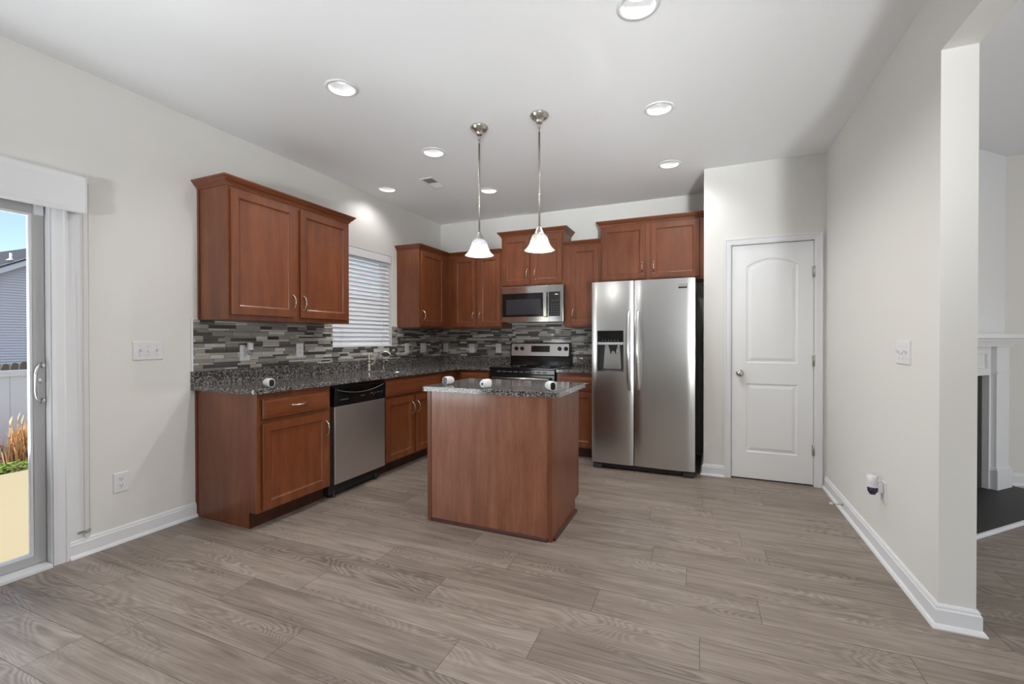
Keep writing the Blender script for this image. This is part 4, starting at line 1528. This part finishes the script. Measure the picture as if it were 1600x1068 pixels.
# ================================================================== SECURITY CAMERAS (four small white ones)
def sec_cam(loc, yaw, label, tilt=0.0):
    """local +X = lens direction; lies on its side, bottom at z = 0"""
    r = thing('security_camera', label, 'security camera', loc, 'small white security cameras', yaw)
    R0 = 0.029
    body = MB()
    sec = []
    for (x, s) in ((-0.030, 0.80), (-0.026, 0.93), (-0.016, 1.0), (0.018, 1.0), (0.028, 0.97), (0.033, 0.90)):
        ring = []
        for i in range(24):
            a = 2 * PI * i / 24
            ca_, sa_ = math.cos(a), math.sin(a)
            ring.append((x, 0.024 * s * math.copysign(abs(ca_) ** 0.75, ca_), R0 + R0 * s * math.copysign(abs(sa_) ** 0.75, sa_)))
        sec.append(ring)
    body.rings(sec)
    bo_ = body.build('body', M['plastic'], r, local=True)
    face = MB()
    sec = []
    for (x, s) in ((0.0325, 0.84), (0.0345, 0.82), (0.0352, 0.72)):
        sec.append([(x, 0.0205 * s * math.copysign(abs(math.cos(a)) ** 0.6, math.cos(a)), R0 + 0.028 * s * math.copysign(abs(math.sin(a)) ** 0.8, math.sin(a))) for a in [2 * PI * i / 24 for i in range(24)]])
    face.rings(sec)
    face.build('lens_face', M['black_gloss'], r, local=True, label='black oval lens face')
    back = MB()
    back.lathe([(0, -0.044), (0.016, -0.044), (0.0235, -0.040), (0.0255, -0.032), (0.0235, -0.024), (0, -0.024)], (0, 0, R0), 'X', 24)
    ba = back.build('battery_cap', M['plastic'], r, local=True)
    sk_ = MB()
    sk_.lathe([(0.0085, -0.0447), (0.0085, -0.0442), (0, -0.0442), ], (0, 0, R0), 'X', 14)
    for a in (90, 210, 330):
        sk_.lathe([(0.0022, -0.0447), (0.0022, -0.0442), (0, -0.0442)], (0, 0.0155 * math.cos(math.radians(a)), R0 + 0.0155 * math.sin(math.radians(a))), 'X', 8)
    sk_.build('mount_socket', M['slot'], r, local=True)
    return r


sec_cam((-2.66, 2.068, CT + 0.0003), math.radians(-12), 'white security camera alone on the left granite counter')
CZ = CT + 0.0008
sec_cam((-1.640, 2.66, CZ), math.radians(-98), 'white security camera nearest the left edge of the island top')
sec_cam((-1.300, 2.575, CZ), math.radians(82), 'white security camera turned backwards in the middle of the island top')
sec_cam((-0.868, 2.600, CZ), math.radians(-48), 'white security camera with black face toward us at right end of island')


# ================================================================== CEILING FITTINGS
LAB = ['recessed ceiling light cut by the top edge of the picture', 'left recessed ceiling light above the open floor, left of the island',
       'recessed ceiling light right of the pendants, nearer of two', 'left recessed ceiling light next to the ceiling vent',
       'recessed ceiling light above the refrigerator, in front of the pantry wall', 'recessed ceiling light by the left wall above the sink window',
       'recessed ceiling light farthest back, above the range, behind the left pendant']
for (cx, cy), lab in zip(CANS, LAB):
    r = thing('recessed_light', lab, 'ceiling light', (cx, cy, H), 'recessed ceiling lights')
    MB().lathe([(0.072, H + 0.001), (0.078, H - 0.001), (0.095, H - 0.001), (0.096, H - 0.004), (0.088, H - 0.007), (0.076, H - 0.008), (0.072, H + 0.001)], (cx, cy, 0), 'Z', 36, cap=False).build('trim_ring', M['trim'], r)
    MB().lathe([(0.0725, H - 0.002), (0.070, H + 0.03), (0.060, H + 0.058), (0.058, H + 0.075), (0, H + 0.075)], (cx, cy, 0), 'Z', 36, cap=False).build('baffle', M['can_inner'], r)
    MB().lathe([(0.0, H + 0.046), (0.035, H + 0.047), (0.050, H + 0.052), (0.056, H + 0.060), (0.0, H + 0.062)], (cx, cy, 0), 'Z', 30, cap=False).build('lens', M['can_glow'], r)
    ld = bpy.data.lights.new('downlight', 'SPOT')
    ld.energy = 8 if cx < -2.5 else (18 if cy > 4.05 else 30)
    ld.spot_size = math.radians(150)
    ld.spot_blend = 0.7
    ld.shadow_soft_size = 0.05
    ld.color = (1.0, 0.985, 0.965)
    lo_ = bpy.data.objects.new('downlight', ld)
    COL.objects.link(lo_)
    lo_.location = (0, 0, 0.010)
    lo_.parent = r

# vent
vn = thing('ceiling_vent', 'rectangular white ceiling air register near the left wall', 'vent', (-2.414, 3.673, H))
vx0, vx1, vy0, vy1 = -2.494, -2.345, 3.532, 3.813
v_ = MB()
e = 0.02
v_.box(vx0, vx0 + e, vy0, vy1, H - 0.006, H - 0.0003)
v_.box(vx1 - e, vx1, vy0, vy1, H - 0.006, H - 0.0003)
v_.box(vx0 + e, vx1 - e, vy0, vy0 + e, H - 0.006, H - 0.0003)
v_.box(vx0 + e, vx1 - e, vy1 - e, vy1, H - 0.006, H - 0.0003)
v_.box(vx0 + e, vx1 - e, (vy0 + vy1) / 2 - 0.004, (vy0 + vy1) / 2 + 0.004, H - 0.006, H - 0.0003)
v_.build('frame', M['trim'], vn)
MB().box(vx0 + e, vx1 - e, vy0 + e, vy1 - e, H - 0.0012, H - 0.0003).build('duct_opening', M['plastic_gray'], vn)
for half in (0, 1):
    ya, yb_ = (vy0 + e, (vy0 + vy1) / 2 - 0.004) if half == 0 else ((vy0 + vy1) / 2 + 0.004, vy1 - e)
    sl = MB()
    n = 7
    for i in range(n):
        yc = ya + (i + 0.5) * (yb_ - ya) / n
        s = -1 if half == 0 else 1
        sl.rings([[(xx, yc + s * 0.006, H - 0.0065), (xx, yc + s * 0.0072, H - 0.0065), (xx, yc - s * 0.005, H - 0.0013), (xx, yc - s * 0.0062, H - 0.0013)] for xx in (vx0 + e, vx1 - e)], True, True, False)
    sl.build('louvers', M['trim'], vn)

# pendants
for i, (px, py, mk2, lab) in enumerate(((-1.487, 2.840, 'shade_white', 'pendant light on the left with milky white bell shade'), (-1.031, 2.846, 'shade_clear', 'pendant light on the right with clearer marbled bell shade'))):
    zt = 1.938
    r = thing('pendant_light', lab, 'pendant light', (px, py, H), 'pendant lights over the island')
    MB().lathe([(0.0, H - 0.0003), (0.062, H - 0.0003), (0.0645, H - 0.006), (0.063, H - 0.012), (0.058, H - 0.016), (0.056, H - 0.022), (0.044, H - 0.032), (0.026, H - 0.039), (0.024, H - 0.052), (0.018, H - 0.060), (0.0, H - 0.062)], (px, py, 0), 'Z', 32).build('canopy', M['nickel'], r)
    lk = MB()
    for (zc, rot) in ((H - 0.078, 0), (H - 0.104, 1)):
        pts = []
        for q in range(17):
            a = 2 * PI * q / 16
            hx = 0.0085 * math.cos(a)
            pts.append((px + (hx if not rot else 0), py + (hx if rot else 0), zc + 0.0175 * math.sin(a)))
        lk.tube(pts, 0.0022, 6, cap=False)
    lk.build('chain_link', M['nickel'], r)
    MB().tube([(px, py, H - 0.120), (px, py, zt + 0.045)], 0.0062, 12).build('stem', M['nickel'], r)
    MB().lathe([(0.0, zt + 0.052), (0.010, zt + 0.050), (0.013, zt + 0.040), (0.022, zt + 0.026), (0.027, zt + 0.010), (0.034, zt + 0.002), (0.034, zt - 0.004), (0.0, zt - 0.004)], (px, py, 0), 'Z', 28).build('socket_holder', M['nickel'], r)
    bell = [(0.033, zt - 0.002), (0.044, zt - 0.010), (0.054, zt - 0.026), (0.062, zt - 0.048), (0.070, zt - 0.072), (0.082, zt - 0.094), (0.097, zt - 0.108), (0.104, zt - 0.114)]
    inner = [(a - 0.0035, b_ - 0.0015) for a, b_ in reversed(bell)]
    MB().lathe(bell + inner, (px, py, 0), 'Z', 44, cap=False).build('shade', M[mk2], r)
    MB().lathe([(0.0, zt - 0.004), (0.012, zt - 0.006), (0.013, zt - 0.03), (0.022, zt - 0.048), (0.029, zt - 0.068), (0.029, zt - 0.082), (0.022, zt - 0.100), (0.0, zt - 0.109)], (px, py, 0), 'Z', 24).build('bulb', M['bulb'], r)
    ld = bpy.data.lights.new('pendant_glow', 'POINT')
    ld.energy = 1.4
    ld.shadow_soft_size = 0.028
    ld.color = (1.0, 0.96, 0.9)
    lo_ = bpy.data.objects.new('pendant_glow', ld)
    COL.objects.link(lo_)
    lo_.location = (0, 0, zt - 0.125 - H)
    lo_.parent = r

# ================================================================== WINDOW COVERINGS
bl = thing('window_blind', 'white horizontal slat blind in the window above the sink', 'window blind', (XL - 0.04, (WY0 + WY1) / 2, WZ0))
bx = XL - 0.034
by0, by1 = WY0 + 0.006, WY1 - 0.010
MB().box(bx - 0.028, bx + 0.028, by0, by1, 2.098, 2.146).build('headrail', M['blind'], bl)
vl = MB()
vl.box(bx + 0.0285, bx + 0.033, by0 - 0.003, by1 + 0.003, 2.070, 2.146)
vl.build('valance', M['blind'], bl, bevel=0.002)
NS = 21
tilt = math.radians(57)
dx_, dz_ = 0.025 * math.cos(tilt), 0.025 * math.sin(tilt)
for i in range(NS):
    zc = 1.190 + i * 0.0433
    if zc > 2.062:
        break
    s_ = MB()
    pts = []
    for k2 in range(5):
        t = -1 + k2 / 2
        pts.append((bx + dx_ * t, zc - dz_ * t + 0.0016 * (1 - t * t)))
    poly = pts + [(a, b_ - 0.0026) for a, b_ in reversed(pts)]
    s_.rings([[(a, by0 + 0.003, b_) for a, b_ in poly], [(a, by1 - 0.003, b_) for a, b_ in poly]], True, True, False)
    s_.build('slat', M['blind'], bl)
MB().box(bx - 0.024, bx + 0.024, by0 + 0.002, by1 - 0.002, 1.1475, 1.166).build('bottom_rail', M['blind'], bl, bevel=0.003)
for yc in (WY0 + 0.14, WY1 - 0.15):
    lc = MB()
    for o_ in (-1, 1):
        lc.tube([(bx + o_ * 0.0265, yc, 1.155), (bx + o_ * 0.0265, yc, 2.10)], 0.0009, 5)
    lc.tube([(bx, yc + 0.018, 1.155), (bx, yc + 0.018, 2.10)], 0.0011, 5)
    lc.build('ladder_cord', M['blind'], bl)
# roller shade cassette over the patio door with its pull cord
rs_ = thing('roller_shade', 'white roller shade cassette over the patio door with long pull cord', 'window shade', (XL, 0.3, 1.93))
cs = MB()
prof = [(0.0005, 1.931), (0.085, 1.915), (0.096, 1.922), (0.100, 1.94), (0.100, 2.085), (0.094, 2.112), (0.078, 2.124), (0.0005, 2.135)]
cs.rings([[(XL + a, y, b_) for a, b_ in prof] for y in (-0.74, 1.316)], True, True, False)
cs.build('cassette', M['trim'], rs_)
MB().rings([[(XL + a, y, b_) for a, b_ in [(0.0005, 1.934), (0.098, 1.918), (0.103, 1.94), (0.103, 2.085), (0.096, 2.116), (0.078, 2.128), (0.0005, 2.138)]] for y in (1.3165, 1.322)], True, True, False).build('end_cap', M['vinyl'], rs_)
MB().lathe([(0, 0), (0.022, 0), (0.022, 0.006), (0, 0.006)], (XL + 0.040, 1.3225, 2.095), 'Y', 18).build('pulley', M['nickel'], rs_)
cd = MB()
loop = []
for i in range(9):
    a = PI * i / 8
    loop.append((XL + 0.022 , 1.344 + 0.012 * math.cos(a), 0.115 - 0.014 * math.sin(a)))
cd.tube([(XL + 0.038, 1.352, 2.10)] + loop + [(XL + 0.034, 1.330, 2.10)], 0.0017, 6)
cd.build('pull_cord', M['alum'], rs_)
hl = MB()
hl.box(XL + 0.0005, XL + 0.006, 1.309, 1.368, 0.128, 0.142)
hl.box(XL + 0.006, XL + 0.026, 1.338, 1.352, 0.129, 0.141)
hl.build('cord_holder', M['silver'], rs_)

# door stop on the right baseboard
st = thing('door_stop', 'spring door stop with white tip on the right baseboard', 'door stop', (XR - 0.0155, 3.80, 0.050))
MB().lathe([(0, 0), (0.010, 0), (0.010, -0.004), (0.006, -0.006), (0, -0.006)], (XR - 0.0152, 3.80, 0.050), 'X', 14).build('base', M['nickel'], st)
sp_ = []
for i in range(90):
    a = 2 * PI * i / 8
    sp_.append((XR - 0.021 - 0.055 * i / 89, 3.80 + 0.0045 * math.cos(a), 0.050 + 0.0045 * math.sin(a)))
MB().tube(sp_, 0.0011, 5).build('spring', M['nickel'], st)
MB().lathe([(0, -0.075), (0.006, -0.075), (0.008, -0.079), (0.008, -0.091), (0.005, -0.095), (0, -0.095)], (XR, 3.80, 0.050), 'X', 14).build('tip', M['plastic'], st)

# ================================================================== FIREPLACE (45 degree corner, living room)
fp = thing('fireplace', 'white mantel fireplace with dark slate hearth in the next room', 'fireplace', (*TF((0.9, 0, 0))[:2], 0))
FW = 1.775
fc = 0.895     # centre in u
lu0, lu1 = 0.125, 0.315       # right leg
ru0, ru1 = 2 * fc - lu1, 2 * fc - lu0
sh = MB(TF)
sh.box(0.02, min(2 * fc - 0.02, FW), 0.001, 0.205, 1.222, 1.258)
sh.build('mantel_shelf', M['trim'], fp, bevel=0.004)
bmld = MB(TF)
for k3, (d_, z0, z1) in enumerate(((0.165, 1.200, 1.2215), (0.13, 1.180, 1.1995), (0.105, 1.158, 1.1795))):
    bmld.box(0.02 + 0.03 * (k3 + 1), min(2 * fc - 0.05 - 0.03 * k3, FW - 0.03), 0.001, d_, z0, z1)
bmld.build('bed_moulding', M['trim'], fp)
fz = MB(TF)
fz.panel_door(lu1 + 0.002, ru0 - 0.002, 0.930, 1.1575, 0.001, 0.052, fr=0.055, loops=((0, 0), (0.002, -0.016), (0.004, -0.018)))
fz.build('frieze', M['trim'], fp)
for (a, b_) in ((lu0, lu1), (ru0, ru1)):
    lg = MB(TF)
    inn = b_ if a == lu0 else a
    lg.box(a, b_, 0.001, 0.085, 0.175, 0.940)
    lg.box(a - 0.006, b_ + 0.006, 0.001, 0.092, 0.940, 0.955)
    lg.box(a, b_, 0.001, 0.085, 0.955, 1.1575)
    lo2 = lg.build('pilaster', M['trim'], fp, bevel=0.002)
    pb = MB(TF)
    pb.box(a - 0.018, b_ + 0.018, 0.001, 0.100, 0.0205, 0.175)
    pb.box(a - 0.010, b_ + 0.010, 0.001, 0.093, 0.175, 0.190)
    pb.build('plinth', M['trim'], lo2, bevel=0.002)
for (a, b_) in ((lu1 + 0.0005, lu1 + 0.03), (ru0 - 0.03, ru0 - 0.0005)):
    MB(TF).box(a, b_, 0.001, 0.052, 0.0205, 0.929).build('inner_leg', M['trim'], fp)
sf = MB(TF)
sf.box(lu1 + 0.031, lu1 + 0.20, 0.001, 0.010, 0.0205, 0.929)
sf.box(ru0 - 0.20, ru0 - 0.031, 0.001, 0.010, 0.0205, 0.929)
sf.box(lu1 + 0.20, ru0 - 0.20, 0.001, 0.010, 0.78, 0.929)
sf.build('slate_surround', M['slate'], fp)
MB(TF).box(lu1 + 0.201, ru0 - 0.201, 0.001, 0.006, 0.0205, 0.779).build('firebox', M['black_matte'], fp)
MB(TF).box(0.055, 1.735, 0.001, 0.462, 0.0, 0.020).build('hearth', M['slate'], fp, bevel=0.001)
ht = MB(TF)
ht.box(0.035, 1.72, 0.4625, 0.484, 0.0, 0.022)
ht.box(0.035, 0.0545, 0.08, 0.4625, 0.0, 0.022)
ht.build('hearth_edging', M['trim'], fp, bevel=0.004)

# ================================================================== OUTDOORS
struct('patio', MB().box(-6.32, XL - WT - 0.001, -6, 3.4, -0.25, -0.10), M['concrete'])
struct('ground', MB().box(-60, -6.321, -30, 60, -0.6, -0.16), M['soil'])
fn = thing('vinyl_fence', 'low white vinyl privacy fence beyond the patio', 'fence', (-7.55, 2.5, -0.16))
for (a, b_) in ((-3.0, 0.4), (0.5, 3.9), (4.0, 7.4)):
    p = MB()
    y = a
    while y < b_ - 0.01:
        y2 = min(y + 0.15, b_)
        p.box(-7.56, -7.53, y + 0.002, y2 - 0.002, -0.10, 0.79)
        y = y2
    p.box(-7.551, -7.539, a, b_, -0.1, 0.79)
    p.build('panel', M['fence'], fn)
    MB().box(-7.575, -7.515, a, b_, 0.788, 0.858).build('top_rail', M['fence'], fn)
for y in (-3.05, 0.45, 3.95, 7.45):
    q = MB()
    q.box(-7.605, -7.485, y - 0.05, y + 0.05, -0.16, 0.90)
    q.prism([(-7.615, 0.90), (-7.475, 0.90), (-7.545, 0.96)], 'Y', y - 0.06, y + 0.06)
    q.build('post', M['fence'], fn)
pk = thing('picket_fence', 'weathered wooden pickets with rounded tops showing above the vinyl fence', 'fence', (-8.35, 2.8, -0.16))
for i in range(22):
    y = 2.25 + i * 0.085
    zt = 0.83 + 0.010 * i if i < 9 else 0.92
    p = MB()
    poly = [(y - 0.032, -0.16), (y + 0.032, -0.16)] + [(y + 0.032 * math.cos(PI * k4 / 8), zt + 0.028 * math.sin(PI * k4 / 8)) for k4 in range(9)]
    p.prism(poly, 'X', -8.36, -8.335)
    p.build('picket', M['wood_picket'], pk)
MB().box(-8.40, -8.362, 2.2, 4.1, 0.5, 0.58).build('rail', M['wood_picket'], pk)


def grass_clump(x, y, n, hgt, spread, m, lab, name='ornamental_grass', seed=1):
    rg_ = random.Random(seed)
    mb = MB()
    pl_ = MB()
    for i in range(n):
        a = rg_.uniform(0, 2 * PI)
        lean = rg_.uniform(0.05, 1.0) ** 1.2
        h_ = hgt * rg_.uniform(0.3, 1.0)
        bx_, by_ = x + rg_.gauss(0, spread * 0.22), y + rg_.gauss(0, spread * 0.3)
        tipx, tipy = bx_ + math.cos(a) * spread * lean * 0.8, by_ + math.sin(a) * spread * lean * 0.8
        wv = 0.006
        px_, py_ = -math.sin(a) * wv, math.cos(a) * wv
        m1 = ((bx_ * 0.6 + tipx * 0.4), (by_ * 0.6 + tipy * 0.4), -0.16 + h_ * 0.65)
        z2 = -0.16 + h_ * (1 - 0.35 * lean)
        mb.face([(bx_ - px_, by_ - py_, -0.16), (bx_ + px_, by_ + py_, -0.16), (m1[0] + px_, m1[1] + py_, m1[2]), (m1[0] - px_, m1[1] - py_, m1[2])])
        mb.face([(m1[0] - px_, m1[1] - py_, m1[2]), (m1[0] + px_, m1[1] + py_, m1[2]), (tipx, tipy, z2)])
    for i in range(max(4, n // 60)):
        bx_, by_ = x + rg_.gauss(0, spread * 0.4), y + rg_.gauss(0, spread * 0.4)
        z2 = -0.16 + hgt * rg_.uniform(0.9, 1.12)
        pl_.tube([(bx_, by_, -0.16), (bx_ + 0.02, by_ + 0.03, z2 - 0.12)], 0.002, 4)
        pl_.tube([(bx_ + 0.02, by_ + 0.03, z2 - 0.12), (bx_ + 0.025, by_ + 0.035, z2 - 0.06), (bx_ + 0.03, by_ + 0.045, z2)], [0.004, 0.011, 0.003], 5)
    r = thing(name, lab, 'grass', (x, y, -0.16), 'dry grasses by the fence')
    mb.build('blades', m, r, merge=False)
    pl_.build('plumes', M['dry_grass_pale'], r, merge=False)


grass_clump(-7.10, 2.00, 800, 0.50, 0.20, M['dry_grass'], 'dry golden grass clump at the left glass edge by the fence', seed=3)
grass_clump(-7.05, 2.42, 900, 0.50, 0.20, M['dry_grass'], 'tall plumed dry grass clump in the middle of the patio door view', seed=4)
grass_clump(-7.10, 2.84, 800, 0.44, 0.20, M['dry_grass'], 'reddish dry grass clump beside the sliding door frame', seed=5)
cl = MB()
for (rad, zc) in ((0.10, 0.02), (0.075, 0.02), (0.05, 0.02)):
    cl.tube([(-6.70 + 0.01 * math.sin(a), 2.40 + rad * math.cos(a), 0.0 + rad * math.sin(a)) for a in [2 * PI * i / 28 for i in range(29)]], 0.011, 6, cap=False)
cl.tube([(-6.70, 2.40, -0.1), (-6.70, 2.40, -0.16)], 0.011, 6)
tag(cl.build('garden_coil', M['coil'], None), 'dark round coil standing in the dry grass by the fence', 'coil')
lf = MB()
rg_ = random.Random(9)
for i in range(1500):
    y = rg_.uniform(1.2, 3.6)
    x = -6.35 - min(0.28, abs(rg_.gauss(0, 0.12)))
    z = -0.155 + rg_.uniform(0.0, 0.13)
    a = rg_.uniform(0, 2 * PI)
    t = rg_.uniform(-0.6, 0.6)
    L_ = rg_.uniform(0.02, 0.045)
    d1_ = Vector((math.cos(a), math.sin(a), t)) * L_
    d2_ = Vector((-math.sin(a), math.cos(a), rg_.uniform(-0.4, 0.4))) * L_ * 0.45
    c0 = Vector((x, y, z))
    lf.face([c0 - d1_, c0 + d2_, c0 + d1_, c0 - d2_])
go = lf.build('ground_cover', M['leaf'], None, merge=False)
tag(go, 'low green leafy ground cover along the patio edge', 'plants')
go['kind'] = 'stuff'
# neighbouring house
hx = -36.0
ho = thing('neighbor_house', 'gray sided house with dark shingle roof behind the fence', 'house', (hx, 12, -0.16))
rk = lambda y: 4.92 + (y - 11.37) * 0.575
sd_ = MB()
z = -0.16
while z < 8.4:
    ya = max(0.0, 11.37 + (z - 4.92) / 0.575)
    if ya < 17.5:
        yb2 = 35 - ya
        sd_.rings([[(hx + 0.02, ya, z), (hx + 0.02, yb2, z), (hx - 0.2, yb2, z), (hx - 0.2, ya, z)], [(hx - 0.04, ya, z + 0.15), (hx - 0.04, yb2, z + 0.15), (hx - 0.2, yb2, z + 0.15), (hx - 0.2, ya, z + 0.15)]], True, True, False)
    z += 0.15
sd_.build('siding_wall', M['siding'], ho)
rkm = MB()
rkm.prism([(1.5, rk(1.5)), (17.5, rk(17.5)), (17.5, rk(17.5) + 0.42), (1.5, rk(1.5) + 0.42)], 'X', hx + 0.03, hx + 0.30)
rkm.prism([(17.5, rk(17.5)), (33.5, rk(1.5)), (33.5, rk(1.5) + 0.42), (17.5, rk(17.5) + 0.42)], 'X', hx + 0.03, hx + 0.30)
rkm.build('rake_trim', M['boot'], ho)
rb = MB()
hip = lambda y: 6.42 + (y - 12.63) * 0.355
A_, B_ = (hx + 0.32, 2.0, rk(2.0) + 0.43), (hx + 0.32, 17.5, rk(17.5) + 0.43)
C_, D_ = (hx - 4, 18.5, max(hip(18.5), rk(17.5) + 0.4)), (hx - 4, 2.0, hip(2.0))
rb.rings([[A_, B_, C_, D_], [(p[0], p[1], p[2] - 0.12) for p in (A_, B_, C_, D_)]], True, True, False)
rb.build('roof', M['shingle'], ho)
vp = MB()
vp.lathe([(0.26, 6.0), (0.10, 6.12), (0.07, 6.16), (0.07, 6.46), (0.0, 6.46)], (hx - 2.6, 12.65, 0), 'Z', 14)
vp.build('vent_pipe', M['boot'], ho)
